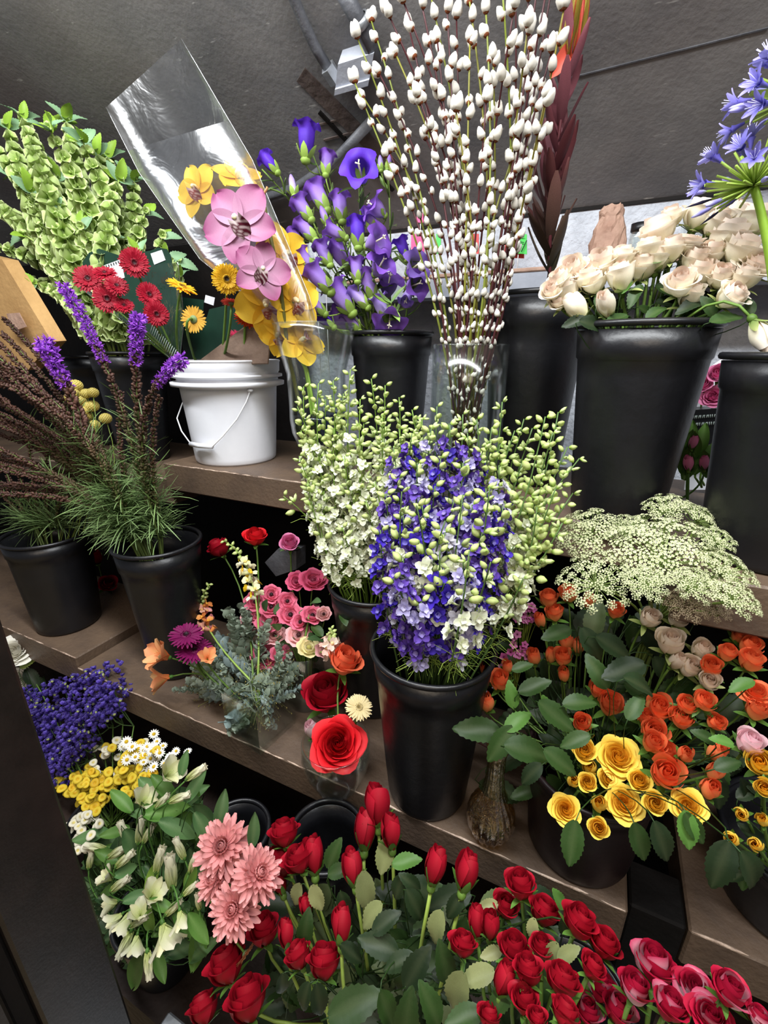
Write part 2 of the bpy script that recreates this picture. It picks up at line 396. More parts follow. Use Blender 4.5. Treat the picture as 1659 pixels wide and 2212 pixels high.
# ------------------------------------------------------------------ cooler door frame
E = P(150, 1790, Y=.23)
def post(x0, x1, y0, y1, z0, z1, mat, name, parent=None):
    mb = MB(); boxm(mb, (x0, y0, z0), (x1, y1, z1), bev=.004); return part(name, mb.mesh(name, mat, False), parent)
ex, ey = E.x, E.y
d1 = post(ex-.05, ex, ey-.1, ey, .16, 2.3, 'frame', 'door_1'); d1['kind'] = 'structure'
post(ex-.035, ex-.014, ey-.125, ey-.1, .16, 2.3, 'dark', 'groove', d1)
post(ex-.035, ex-.002, ey-.155, ey-.125, .16, 2.3, 'frame', 'glazing_bead', d1)
post(ex-.035, ex-.016, ey-.185, ey-.155, .16, 2.3, 'dark', 'groove', d1)
post(ex-.035, ex-.004, ey-.21, ey-.185, .16, 2.3, 'frame', 'outer_bead', d1)
mb = MB(); boxm(mb, (ex-.03, .13, -.02), (1.6, P(345, 2165, z=ZL+.02).y, ZL+.02), bev=.004); s = part('sill_1', mb.mesh('sill', 'steel', False)); s['kind'] = 'structure'

# ------------------------------------------------------------------ buckets and vases
def bucket(label, px, py, Y, zb, dia, taper=.74, mat='black', name='flower_bucket', group=None, band=.17):
    c = P(px, py, z=-Y) if Y < 0 else P(px, py, Y=Y)   # a negative Y gives the rim's height instead
    h = c.z-zb; r = dia/2; rb = r*taper
    at = lambda k: rb+(r-rb)*k
    mb = MB()
    prof = [(.001, 0), (rb*.9, 0), (rb*.97, .004), (rb, .014)]
    prof += [(at(k), h*k) for k in (.25, .5, .75, 1-band)]
    prof += [(at(1-band)+.0035, h*(1-band)+.004), (at(.97)+.003, h*.965)]
    prof += [(at(.96)-.002, h*.965), (at(1-band)-.004, h*(1-band)), (at(.5)-.004, h*.5), (at(.2)-.004, h*.2), (.001, h*.2)]
    lathe(mb, prof, 48, (.1,)*3)
    loc = V((c.x, c.y, zb))
    o = part(name, mb.mesh('bucket_body', mat)); o.location = loc; tag(o, label, 'bucket', group)
    mb = MB(); R0 = at(1); k = 8
    pr = [(R0+.003+.0055*math.cos(2*PI*q/k), h-.0045+.006*math.sin(2*PI*q/k)) for q in range(k)]
    lathe(mb, pr, 48, (.1,)*3, closed=True); part('rim', mb.mesh('rim', mat), o)
    return loc, V((c.x, c.y, c.z)), r
B1 = bucket('black bucket of blue larkspur at the front of the lower shelf', 935, 1392, .735, ZM, .236)
B2 = bucket('black bucket of white larkspur standing behind the blue larkspur bucket', 805, 1256, .93, ZM, .215)
B3 = bucket('black outermost bucket on the raised shelf end beside the liatris bucket', 100, 1150, .78, ZM+.032, .245, .80)
B4 = bucket('black bucket of liatris with blazing purple spikes', 339, 1166, .80, ZM, .225, .66)
B5 = bucket('dark red-black bucket holding the orange and yellow spray roses', 1280, 1640, .755, ZM, .225, .86, 'black2')
B6 = bucket('black bucket packed with green bells of Ireland', 276, 760, 1.2, ZU-.06, .25, .70)
B6b = bucket('black bucket edge showing behind the bells of Ireland bucket', 196, 768, 1.36, ZU-.06, .22, .75)
B7 = bucket('black bucket of purple bellflowers behind the orchid vase', 845, 717, 1.30, ZU, .235, .78)
B8 = bucket('large black bucket holding the peach roses on the upper shelf', 1398, 697, 1.06, ZU, .24, .74)
B9 = bucket('tall black bucket of dark red leucadendron behind the glass cylinder', 1166, 636, 1.30, ZU, .25, .76)
B10 = bucket('black bucket of agapanthus at the forward upper shelf section', 1768, 762, .95, ZU-.004, .235, .76)
B11 = bucket('black bucket under the yellow rosebuds beyond the shelf gap', 1745, 1815, .80, ZM, .24, .85)
B12 = bucket('black floor bucket behind the pink chrysanthemums', 508, 1792, .54, ZL, .15, .8)
B13 = bucket('black floor bucket behind the red rose cluster, under the shelf', 706, 1800, .56, ZL, .15, .8)
B14 = bucket('black floor bucket hidden among the red rose leaves', 860, 2215, -.48, ZL, .17, .8)
B15 = bucket('black floor bucket of red roses below the shelf gap', 1240, 2150, -.50, ZL, .18, .8)
B16 = bucket('black floor bucket of white alstroemeria beside the door frame', 335, 1962, -.40, ZL, .16, .8)
B17 = bucket('black floor bucket of purple statice and button daisies', 225, 1760, -.33, ZL, .17, .8)
B18 = bucket('black bucket on the raised shelf end, cut by the frame', -95, 1220, .93, ZM+.032, .22, .8)

# white pail
c = P(489, 778, Y=1.16); h = c.z-ZU; r = .168; rb = .13
mb = MB(); at = lambda k: rb+(r-.012-rb)*k
prof = [(.001, .004), (rb-.012, .004), (rb-.004, 0), (rb, .006), (at(.06), h*.06)]+[(at(k), h*k) for k in (.2, .4, .6, .74)]
prof += [(at(.75)+.001, h*.75), (r+.006, h*.765), (r+.007, h*.80), (at(.8)+.006, h*.81), (at(.82)+.004, h*.835), (r+.002, h*.845), (r+.002, h*.868), (at(.88)+.004, h*.876), (r-.006, h*.90), (r-.004, h*.985), (r-.006, h), (r-.011, h), (at(.8)-.004, h*.8), (at(.3)-.004, h*.3), (.001, h*.3)]
lathe(mb, prof, 72, (.8,)*3)
pail = part('white_pail', mb.mesh('pail_body', 'white')); WP = V((c.x, c.y, ZU)); pail.location = WP; tag(pail, 'white plastic pail with a wire handle holding gerberas and orchid', 'pail')
mb = MB(); k = 8; pr = [(r-.006+.004*math.cos(2*PI*q/k), h-.002+.004*math.sin(2*PI*q/k)) for q in range(k)]
lathe(mb, pr, 72, (.8,)*3, closed=True); part('rim', mb.mesh('rim', 'white'), pail)
e0, e1, g0, g1 = (P(368, 868, Y=1.10)-WP), (P(588, 850, Y=1.035)-WP), (P(391, 962, Y=.985)-WP), (P(450, 968, Y=.99)-WP)
mb = MB(); rr = r+.004
def wrap(p, k=1.0):
    q = V((p.x, p.y, 0)); need = at(max(0, p.z/h))+.008
    return V((q.x/q.length*need*k, q.y/q.length*need*k, p.z))
pa = [wrap(e0, 1.12), wrap(e0*.6+g0*.4, 1.16), wrap(e0*.3+g0*.7, 1.1), wrap(g0, 1.06), wrap(g1, 1.06), wrap(g1*.8+e1*.2, 1.06), wrap(g1*.5+e1*.5, 1.04), wrap(g1*.2+e1*.8, 1.02), wrap(e1, 1.0)]
tube(mb, pa, .0022, (.8,)*3, 6); part('wire_handle', mb.mesh('wire_handle', 'wire'), pail)
mb = MB(); tube(mb, [wrap(g0, 1.06), wrap(g0*.5+g1*.5, 1.07), wrap(g1, 1.06)], .0075, (.8,)*3, 10); part('grip', mb.mesh('grip', 'white'), pail, label='white plastic hand grip')
mb = MB(); ball(mb, wrap(e1, 1.0), .009, .006, (.8,)*3, 10, 6); part('handle_boss', mb.mesh('handle_boss', 'white'), pail)

def glasswall(outer, th, n, mat):
    mb = MB(); lathe(mb, outer+[(max(.001, r-th), z+(th if i == 0 else 0)) for i, (r, z) in reversed(list(enumerate(outer)))], n, (.8,)*3)
    return mb.mesh('vessel_wall', mat)
# glass cylinder of the willow
c = P(1017, 745, Y=1.13); hg = c.z-ZU; rg = size_at(1017, 745, c, 172)/2; WC = V((c.x, c.y, ZU))
o = part('glass_cylinder', glasswall([(.001, 0), (rg, 0), (rg, hg*.3), (rg, hg*.7), (rg, hg)], .003, 48, 'glass')); o.location = WC; tag(o, 'tall clear glass cylinder holding the pussy willow branches', 'vase')
mb = MB(); lathe(mb, [(rg-.0022+.002*math.cos(q*PI/3), hg+.002*math.sin(q*PI/3)) for q in range(6)], 48, (.8,)*3, closed=True); part('rim', mb.mesh('rim', 'glass'), o)
# footed vase of the orchids
c = P(678, 700, Y=1.07); hv = c.z-ZU; rv = size_at(678, 700, c, 186)/2; OV = V((c.x, c.y, ZU)); k = hv/.345
pf = [(.001, 0), (.058, 0), (.062, .012), (.058, .026), (.046, .04), (.038, .048), (.036, .056), (.043, .066), (.062, .085), (.074, .11), (.078, .14), (.077, .17), (.078, .24), (rv*.98, .32), (rv, .345)]
o = part('footed_vase', glasswall([(r, z*k) for r, z in pf[6:]], .003, 48, 'glass')); o.location = OV; tag(o, 'tall clear footed glass vase with blue water holding the orchids', 'vase')
o2 = part('foot', glasswall([(r, z*k) for r, z in pf[:7]], .012, 40, 'blueglass'), o)
mb = MB(); lathe(mb, [(.001, .068*k), (.042, .07*k), (.058, .086*k), (.07, .11*k), (.0735, .14*k), (.0735, .150*k), (.001, .151*k)], 40, (.1, .1, .5)); part('blue_water', mb.mesh('blue_water', 'water'), o, label='deep blue tinted water')
mb = MB(); lathe(mb, [(rv-.001+.002*math.cos(q*PI/3), hv+.002*math.sin(q*PI/3)) for q in range(6)], 48, (.8,)*3, closed=True); part('rim', mb.mesh('rim', 'glass'), o)
# square vase, round vase, dark vase, amber vase on the lower shelf
def sqvase(px, py, w, hh, Y, rot):
    c = P(px, py, z=ZM); mb = MB(); m = M.Translation((c.x, c.y, ZM)) @ M.Rotation(rot, 4, 'Z')
    mb = MB(); a = w/2; t = .005
    ring = lambda s, z: [V((-s, -s, z)), V((s, -s, z)), V((s, s, z)), V((-s, s, z))]
    vs = ring(a, 0)+ring(a, hh)+ring(a-t, hh)+ring(a-t, t*2)
    fs = [(3, 2, 1, 0), (12, 13, 14, 15)]
    for b in (0, 4, 8):
        for q in range(4): fs.append((b+q, b+(q+1) % 4, b+4+(q+1) % 4, b+4+q))
    mb.add(vs, fs, (.8,)*3); o = part('square_vase', mb.mesh('square_vase', 'glass', False)); o.matrix_world = m
    mb = MB(); boxm(mb, (-a+.006, -a+.006, .011), (a-.006, a-.006, hh*.75), (.3,)*3); part('water', mb.mesh('water', 'glass', False), o)
    return o, V((c.x, c.y, ZM))
SQ, SQP = sqvase(566, 1572, .125, .13, None, math.radians(-8)); tag(SQ, 'square clear glass vase at the shelf edge under the silvery foliage', 'vase')
def glassvase(name, label, px, py, prof, mat, rib=None):
    c = P(px, py, z=ZM); o = part(name, glasswall(prof, .003, 40, mat)); o.location = (c.x, c.y, ZM); tag(o, label, 'vase')
    return o, V((c.x, c.y, ZM))
DV, DVP = glassvase('cylinder_vase', 'dim glass cylinder vase behind the square vase under pink ranunculus', 664, 1512, [(.001, 0), (.05, 0), (.052, .01), (.053, .17)], 'glass')
RV, RVP = glassvase('round_vase', 'round clear glass vase under the big red rose at the shelf edge', 729, 1690, [(.001, 0), (.044, 0), (.052, .006), (.07, .05), (.078, .088), (.076, .12), (.074, .126)], 'glass')
c = P(1056, 1800, z=ZM); mb = MB()
pr = [(.001, 0), (.026, 0), (.034, .006), (.044, .03), (.0475, .052), (.043, .078), (.030, .103), (.021, .125), (.0165, .16), (.0165, .21), (.021, .23), (.0195, .23), (.0145, .21), (.0145, .16), (.019, .125), (.028, .103), (.041, .078), (.0455, .052), (.042, .03), (.001, .008)]
lathe(mb, pr, 72, (.8,)*3, rfn=lambda a, t: 1+.045*math.cos(18*a+9*t))
AV = part('ribbed_bud_vase', mb.mesh('ribbed_bud_vase', 'amber')); AVP = V((c.x, c.y, ZM)); AV.location = AVP; tag(AV, 'small amber ribbed glass bud vase between two dark buckets', 'vase')

# ------------------------------------------------------------------ flower patterns (meshes shared by all copies)
CACHE = {}
def cached(f):
    def g(*a):
        k = (f.__name__,)+a
        if k not in CACHE: CACHE[k] = f(*a)
        return CACHE[k]
    return g
PAL = {  # heart, inner, outer petal base, outer petal edge
 'red': (lin('#6c0514'), lin('#8f0a1c'), lin('#800818'), lin('#ac1028')),
 'bright': (lin('#a10c18'), lin('#c8141e'), lin('#b50f1a'), lin('#e2202a')),
 'yellow': (lin('#eaa81e'), lin('#f3bc30'), lin('#f2c43a'), lin('#f8da5c')),
 'orange': (lin('#dc5a2a'), lin('#ec6c3c'), lin('#f4b46a'), lin('#f07048')),
 'peach': (lin('#e6bca4'), lin('#f3dac8'), lin('#eee8c6'), lin('#fbf3e6')),
 'dusty': (lin('#d8b098'), lin('#e6cbb4'), lin('#e2d6b4'), lin('#f0e2d2')),
 'coral': (lin('#e0522f'), lin('#ea6a45'), lin('#ee8a5a'), lin('#f0734f')),
 'white': (lin('#d8d4c4'), lin('#ebe7da'), lin('#dfe0c8'), lin('#f4f1e8')),
 'filmglint': (lin('#7c0a24'), lin('#9a1030'), lin('#94102c'), lin('#b01236')),
 'pinkpaper': (lin('#d45c94'), lin('#e274a8'), lin('#e08ab4'), lin('#ee8cba')),
 'palepink': (lin('#e0a0b0'), lin('#ecb8c4'), lin('#eec6cc'), lin('#f2d0d6')),
}
def rpetal(mb, ph, al, Rr, H, bulge, curl, ci, co, nu=7, nv=6, tw=.1, zb=0.0, wav=0.0):
    def fn(u, t):
        tt = t*(1-.13*u*u-.05*u**4)
        r = Rr*(.16+.84*math.sin(min(1, tt*1.45)*PI/2)**.8)
        if tt > .5: r *= 1-bulge*((tt-.5)/.5)**2
        e = max(0, tt-.62)/.38
        z = zb+H*tt - curl*H*.34*e**3
        r += curl*Rr*.75*e*e + tw*Rr*u*.6 + wav*Rr*math.sin(u*4+ph*3)*e
        a = ph+u*al*(.42+.58*t**.6)
        return (r*math.cos(a), r*math.sin(a), z)
    gridf(mb, nu, nv, fn, lambda u, t: mix(ci, co, t**1.5))
RMAX = {'open': 1.12, 'half': .76, 'bud': .42, 'cup': .54}
RH = {'cup': 1.2, 'open': .95, 'half': 1.25, 'bud': 1.3}
@cached
def rose_proto(col, kind, var):
    h, i1, o0, o1 = PAL[col]; r = random.Random(hash((kind, var)) % 999 if False else len(kind)*7+ord(kind[0])+var)
    spec = {'open': ([(2, .08, .84, .1, 0), (3, .17, .88, .12, 0), (3, .27, .93, .1, .02), (4, .38, .97, .06, .05)], [(4, .50, .97, 0, .14), (5, .64, .88, 0, .28), (5, .78, .74, 0, .42), (5, .9, .56, 0, .55)]),
            'half': ([(2, .10, 1.12, .1, 0), (3, .2, 1.18, .15, 0), (3, .3, 1.24, .18, 0)], [(3, .42, 1.27, .2, .06), (4, .54, 1.2, .1, .2), (4, .64, 1.02, 0, .42)]),
            'cup': ([(2, .1, 1.16, .1, 0), (3, .2, 1.2, .2, 0)], [(3, .31, 1.25, .25, .02), (3, .41, 1.22, .2, .1), (4, .5, 1.12, .08, .24)]),
            'bud': ([(3, .14, 1.3, .3, 0)], [(3, .28, 1.34, .4, 0), (4, .38, 1.28, .34, .05)])}[kind]
    out = []
    mb = MB(); ph = r.random()*6
    for n, Rr, H, bu, cu in spec[0]:
        for k in range(n): rpetal(mb, ph+2*PI*k/n+r.uniform(-.2, .2), PI/n*1.35, Rr, H*r.uniform(.97, 1.03), bu, cu, h, mix(i1, o1, .3), 6, 5, .42)
        ph += .9
    out.append(('heart', mb.mesh('heart', 'petal'), I4, ()))
    for li, (n, Rr, H, bu, cu) in enumerate(spec[1]):
        ci = mix(i1, o0, li/(max(1, len(spec[1])-1))); co = mix(i1, o1, .4+.6*li/(max(1, len(spec[1])-1)))
        mb = MB(); rpetal(mb, 0, PI/n*1.5, Rr, H, bu, cu, ci, co, 8, 7, .2, 0, .07)
        me = mb.mesh('petal', 'petal'); me2 = me
        if col == 'filmglint':
            mb = MB(); rpetal(mb, 0, PI/n*1.5, Rr, H, bu, cu, lin('#e6c8d0'), lin('#b8365a'), 8, 7, .2, 0, .07); me2 = mb.mesh('petal', 'petal')  # pale petals: white reflections of the cellophane put into the petal colour
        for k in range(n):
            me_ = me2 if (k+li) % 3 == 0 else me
            m = M.Rotation(ph+2*PI*k/n+r.uniform(-.15, .15), 4, 'Z') @ M.Rotation(r.uniform(-.07, .07), 4, 'X') @ M.Scale(r.uniform(.95, 1.06), 4)
            out.append(('petal', me_, m, ()))
        ph += 1.0
    mb = MB(); g0, g1 = G['stem'], G['lleaf']
    if col in ('peach', 'dusty', 'white'): g1 = lin('#a9b070')
    ball(mb, V((0, 0, -.05)), .17, .2, g0, 8, 5)
    n = 5
    for k in range(n):
        petal(mb, .85 if kind != 'bud' else .7, .15, g0, g1, 2, 6, .6, .7, r.uniform(.5, 1.1) if kind == 'open' else r.uniform(-.9, .5), .2, .5,
              M.Rotation(2*PI*k/n+.3, 4, 'Z') @ M.Translation((0, .08, -.02)) @ M.Rotation({'open': -.25, 'half': .35, 'bud': .95, 'cup': .4}[kind], 4, 'X'))
    out.append(('calyx', mb.mesh('calyx', 'leaf'), I4, ()))
    return out
@cached
def leaf_mesh(c, var):
    """serrated leaf with a folded midrib, 1 long"""
    c0 = G[c] if c in G else lin(c); c1 = mix(c0, (1, 1, .5), .025); mb = MB(); r = random.Random(var*5+1); bd = r.uniform(-.7, .2)
    L = 18; pts = []; y = z = 0
    for j in range(L+1):
        pts.append((y, z)); th = bd*(j/L); y += math.cos(th)/L; z += math.sin(th)/L
    vs = []; cs = []; fs = []
    for j in range(L+1):
        t = j/L; w = .69*(t+.015)**.62*max(0, 1.005-t)**.85; w *= 1.0 if j % 2 else .9
        if j == L: w = .004
        y, z = pts[j]; ya = .02 if j % 2 == 0 else 0
        for u in (-1, -.5, 0, .5, 1):
            vs.append(V((u*w, y-ya*abs(u), z+.34*w*abs(u)+.02*math.sin(9*t+u*3)*abs(u)))); cs.append(mix(c0, c1, .9) if u == 0 else mix(c0, c1, .25))
    for j in range(L):
        for q in range(4):
            a = j*5+q; fs.append((a, a+1, a+6, a+5))
    mb.add(vs, fs, cs)
    return mb.mesh('leaf', 'leaf')
@cached
def lance_mesh(c, var):
    mb = MB(); r = random.Random(var); c0 = G[c] if c in G else lin(c)
    petal(mb, 1, .15, mix(c0, (0, 0, 0), .1), mix(c0, (1, 1, .5), .08), 4, 8, .9, .9, r.uniform(-.9, .9), .35, .15)
    return mb.mesh('leaf', 'leaf')
@cached
def gerbera_proto(c, inner, disc, n, dbl):
    c1 = lin(c); c0 = mix(c1, lin(inner), .5); r = random.Random(n); mb = MB()
    for lay in range(2+dbl):
        for k in range(n):
            petal(mb, (.78, .72, .46)[lay]*r.uniform(.94, 1.04), .085, c0, c1, 2, 4, 1.3, .45, r.uniform(-.35, .1), .25, .35,
                  M.Rotation(2*PI*(k+.5*lay)/n+r.uniform(-.05, .05), 4, 'Z') @ M.Translation((0, .2, .02*lay)) @ M.Rotation((.02, .16, .35)[lay], 4, 'X'))
    pet = mb.mesh('ray_petals', 'petal')
    mb = MB(); d = lin(disc); lathe(mb, [(.001, .07), (.1, .06), (.13, .10), (.2, .12), (.27, .09), (.3, .0)], 20, [mix(d, (0, 0, 0), .6), mix(d, (0, 0, 0), .5), d, mix(d, c1, .5), c1, c0])
    for k in range(60):
        a = r.random()*6.28; rr = .14+.14*r.random(); ball(mb, V((rr*math.cos(a), rr*math.sin(a), .11)), .016, .05, mix(d, c1, r.random()), 4, 3)
    disc_m = mb.mesh('disc', 'petal')
    mb = MB(); lathe(mb, [(.001, -.24), (.12, -.22), (.24, -.1), (.3, -.015)], 14, [G['stem'], G['stem'], lin('#7f8f6a'), lin('#6c8054')])
    return [('ray_petals', pet, I4, ()), ('disc', disc_m, I4, ()), ('calyx', mb.mesh('calyx', 'leaf'), I4, ())]
@cached
def ranunculus_proto(c0, c1, disc, var):
    r = random.Random(var); a, b = lin(c0), lin(c1); out = []
    for lay, (n, rr, H, cu) in enumerate(((5, .45, .6, 0), (6, .66, .55, .15), (7, .82, .42, .35))):
        mb = MB(); rpetal(mb, 0, PI/n*1.5, rr, H, 0.1 if lay == 0 else 0, cu, mix(a, b, .5), mix(b, a, .25*lay), 5, 4, .1, 0, .08); me = mb.mesh('petal', 'petal')
        for k in range(n): out.append(('petal', me, M.Rotation(2*PI*k/n+lay+r.uniform(-.2, .2), 4, 'Z') @ M.Rotation(r.uniform(-.1, .1), 4, 'X'), ()))
    mb = MB(); d = lin(disc); ball(mb, V((0, 0, .28)), .2, .12, d, 10, 5)
    for k in range(16): q = 2*PI*k/16; ball(mb, V((.26*math.cos(q), .26*math.sin(q), .32)), .03, .05, mix(d, (0, 0, 0), .5), 4, 3)
    out.append(('disc', mb.mesh('disc', 'petal'), I4, ()))
    mb = MB(); ball(mb, V((0, 0, -.03)), .14, .1, G['stem'], 8, 4); out.append(('calyx', mb.mesh('calyx', 'leaf'), I4, ()))
    return out
@cached
def mum_proto(var):
    r = random.Random(var+40); out = []; p0, p1 = lin('#c87878'), lin('#e6a4a2')
    mb = MB(); petal(mb, .8, .1, p0, p1, 3, 6, 1.5, .45, .28, .5, .3); me = mb.mesh('petal', 'petal')
    mb = MB(); petal(mb, .62, .09, p0, p1, 3, 6, 1.5, .45, .5, .5, .3); me2 = mb.mesh('petal', 'petal')
    for lay, (n, el, m_, s) in enumerate(((17, -.28, me, 1.08), (17, -.05, me, 1.0), (16, .2, me2, 1.08), (15, .45, me2, .98))):
        for k in range(n):
            m = M.Rotation(2*PI*(k+.5*(lay % 2))/n+r.uniform(-.12, .12), 4, 'Z') @ M.Translation((0, .1, .05*lay)) @ M.Rotation(el+r.uniform(-.12, .12), 4, 'X') @ M.Scale(s*r.uniform(.86, 1.1), 4)
            out.append(('petal', m_, m, ()))
    mb = MB()
    for lay in range(4):
        n = 13-2*lay
        for k in range(n):
            petal(mb, .44-.06*lay, .06, p0, mix(p1, p0, .15*lay), 2, 4, 1.4, .45, 1.0, .5, .3, M.Rotation(2*PI*k/n+lay, 4, 'Z') @ M.Translation((0, .1-.02*lay, .16+.03*lay)) @ M.Rotation(.7+.18*lay, 4, 'X'))
    out.append(('inner_petals', mb.mesh('inner_petals', 'petal'), I4, ()))
    mb = MB(); lathe(mb, [(.001, -.2), (.12, -.18), (.2, -.03)], 10, G['stem']); out.append(('calyx', mb.mesh('calyx', 'leaf'), I4, ()))
    return out
def bellfn(mb, H, r0, r1, flare, n, lobes, c0, c1, refl=.5, nu=30, nv=9, cin=None):
    vs = []; cs = []; fs = []
    for j in range(nv+1):
        t = j/nv
        for q in range(nu):
            a = 2*PI*q/nu; lb = .5+.5*math.cos(lobes*a)
            e = max(0, t-.68)/.32
            r = r0+(r1-r0)*math.sin(min(1, t*1.7)*PI/2) + flare*e**1.6*(.55+.45*lb) + .03*r1*math.cos(lobes*a+PI)*(1-e)
            z = H*t*(1-.0*lb) - refl*H*.32*e**2.4*(lb) - H*.10*e*(1-lb)
            vs.append(V((r*math.cos(a), r*math.sin(a), z))); cs.append(mix(c0, c1, min(1, t*1.25))); 
    for j in range(nv):
        for q in range(nu):
            a = j*nu+q; b = j*nu+(q+1) % nu; fs.append((a, b, b+nu, a+nu))
    mb.add(vs, fs, cs)
@cached
def campanula_proto(kind, tone):
    """unit: bell 1 long, base at the origin, mouth towards +Z"""
    c0, c1 = {'deep': (lin('#46289a'), lin('#5a30bc')), 'mid': (lin('#a592c8'), lin('#7c50b6')), 'pale': (lin('#c6bad6'), lin('#8a6cc8'))}[tone]
    mb = MB(); r = random.Random(3)
    if kind == 'bell': bellfn(mb, 1.0, .10, .23, .20, 30, 5, c0, c1, .7)
    elif kind == 'wide': bellfn(mb, .85, .12, .33, .38, 30, 5, c0, c1, .9)
    else:
        vs = None; lathe(mb, [(.08, 0), (.15, .2), (.17, .5), (.14, .75), (.06, .96), (.002, 1.02)], 10, [mix(c0, c1, k/5) for k in range(6)], rfn=lambda a, t: 1+.14*math.cos(5*a+t*2))
    out = [('bell', mb.mesh('bell', 'petal'), I4, ())]
    if kind != 'bud':
        mb = MB(); tube(mb, [V((0, 0, .1)), V((0, 0, .8))], .03, lin('#e8e2c0'), 6)
        for k in range(3): tube(mb, [V((0, 0, .78)), V((.09*math.cos(k*2.1), .09*math.sin(k*2.1), .86))], .025, lin('#f4f0d8'), 5)
        out.append(('pistil', mb.mesh('pistil', 'petal'), I4, ()))
    mb = MB(); g = lin('#7f9a44')
    ball(mb, V((0, 0, -.02)), .16, .12, g, 8, 4)
    for k in range(5): petal(mb, .42, .11, g, lin('#93b052'), 2, 4, .8, .8, r.uniform(-.3, .7), .2, .5, M.Rotation(2*PI*k/5, 4, 'Z') @ M.Translation((0, .1, -.02)) @ M.Rotation(.95, 4, 'X'))
    out.append(('calyx', mb.mesh('calyx', 'leaf'), I4, ()))
    return out
@cached
def shell_mesh(var):
    """one bell of bells of Ireland: shallow wavy cup, radius about 1"""
    mb = MB(); r = random.Random(var); c0, c1 = lin('#8ba84c'), lin('#bfd08a'); ph = r.random()*6; sq = r.uniform(.8, 1.0)
    lathe(mb, [(.1, -.55), (.3, -.42), (.62, -.1), (.86, .22), (1.0, .42), (1.06, .46)], 15, [c0, c0, mix(c0, c1, .3), mix(c0, c1, .7), c1, mix(c1, (1, 1, .8), .35)], M.Scale(sq, 4, V((1, 0, 0))), rfn=lambda a, t: 1+.11*t*t*math.cos(5*a+ph))
    ball(mb, V((0, 0, -.2)), .22, .2, lin('#b8cf78'), 6, 3)
    return mb.mesh('bell', 'leaf')
@cached
def catkin_mesh(var):
    mb = MB(); r = random.Random(var); w, d = lin('#dbd6cc'), lin('#b3aa9e')
    prof = [(.1, 0), (.36, .16), (.47, .42), (.44, .75), (.3, 1.08), (.13, 1.3), (.01, 1.38)]
    ph = r.random()*6
    lathe(mb, prof, 9, [d, mix(d, w, .5), w, w, w, mix(w, (1, 1, 1), .3), w], rfn=lambda a, t: 1+.09*math.cos(4*a+t*9+ph)+.05*math.cos(7*a-t*17))
    lathe(mb, [(.02, -.1), (.16, -.06), (.3, .1), (.24, .3)], 8, lin('#6a3a22'), M.Rotation(.15, 4, 'X'))
    return mb.mesh('catkin', 'fuzz')
def star5(mb, m, L, W, c0, c1, n=5, el=.5, bend=-.4, cup=.3, b=.55, a=1.2, nu=2, nv=3):
    for k in range(n): petal(mb, L, W, c0, c1, nu, nv, a, b, bend, cup, .3, m @ M.Rotation(2*PI*k/n, 4, 'Z') @ M.Rotation(el, 4, 'X'))
@cached
def larkspur_mesh(kind, var):
    """one larkspur floret or bud about 1 across, facing +Z, attached at the origin"""
    mb = MB(); r = random.Random(var)
    C = {'cream': ('#dfe6b8', '#eef0dc'), 'blue': ('#2c1a94', '#4a30bc'), 'violet': ('#44288c', '#6c4cb4'), 'lilac': ('#9a92c8', '#b9b2dc'), 'silver': ('#b4b0c0', '#d2d0dc')}
    if kind == 'bud':
        c0, c1 = lin('#94b04c'), lin('#d0dc92')
        lathe(mb, [(.03, 0), (.17, .12), (.26, .36), (.23, .62), (.1, .84), (.01, .92)], 7, [c0, c0, c1, c1, mix(c1, c0, .5), c0], rfn=lambda a, t: 1+.16*math.cos(3*a))
    elif kind == 'budpair':
        c0, c1 = lin('#96b452'), lin('#ccd99a')
        for s in (-1, 1): lathe(mb, [(.03, 0), (.13, .12), (.18, .38), (.15, .66), (.01, .9)], 6, [c0, c0, c1, c1, c0], M.Rotation(s*.45, 4, 'X') @ M.Rotation(s*.2, 4, 'Y'))
    else:
        c0, c1 = (lin(x) for x in C[kind])
        for k in range(5): petal(mb, .58*r.uniform(.8, 1.15), .24*r.uniform(.75, 1.1), mix(c0, (0, 0, 0), .15), c1, 3, 4, 1.25, .55, r.uniform(-.9, .5), .3, .25, M.Translation((0, 0, .3)) @ M.Rotation(2*PI*k/5+r.uniform(-.25, .25), 4, 'Z') @ M.Rotation(.35+r.uniform(-.4, .45), 4, 'X'), .25)
        star5(mb, M.Translation((0, 0, .33)) @ M.Rotation(.6, 4, 'Z'), .32, .14, mix(c1, (1, 1, 1), .25), mix(c1, (1, 1, 1), .1), 4, .9, -.2, .35, .5)
        tube(mb, [V((0, 0, .3)), V((0, .12, .05)), V((0, .4, -.25))], [.11, .07, .02], mix(c0, lin('#c4cf94'), .5), 5)
    return mb.mesh({'bud': 'bud', 'budpair': 'bud'}.get(kind, 'floret'), 'petal')
@cached
def tuft_mesh(var):
    mb = MB(); r = random.Random(var); c0, c1 = lin('#6a229c'), lin('#b060e0')
    for k in range(16):
        d = V((r.uniform(-1, 1), r.uniform(-1, 1), r.uniform(-.2, 1.2))).normalized()
        petal(mb, r.uniform(.6, 1.05), .13, c0, c1, 2, 3, 1.2, .6, r.uniform(-.4, .4), .3, .3, leafframe(V((0, 0, 0)), d, jit(1), 1))
    return mb.mesh('floret', 'petal')
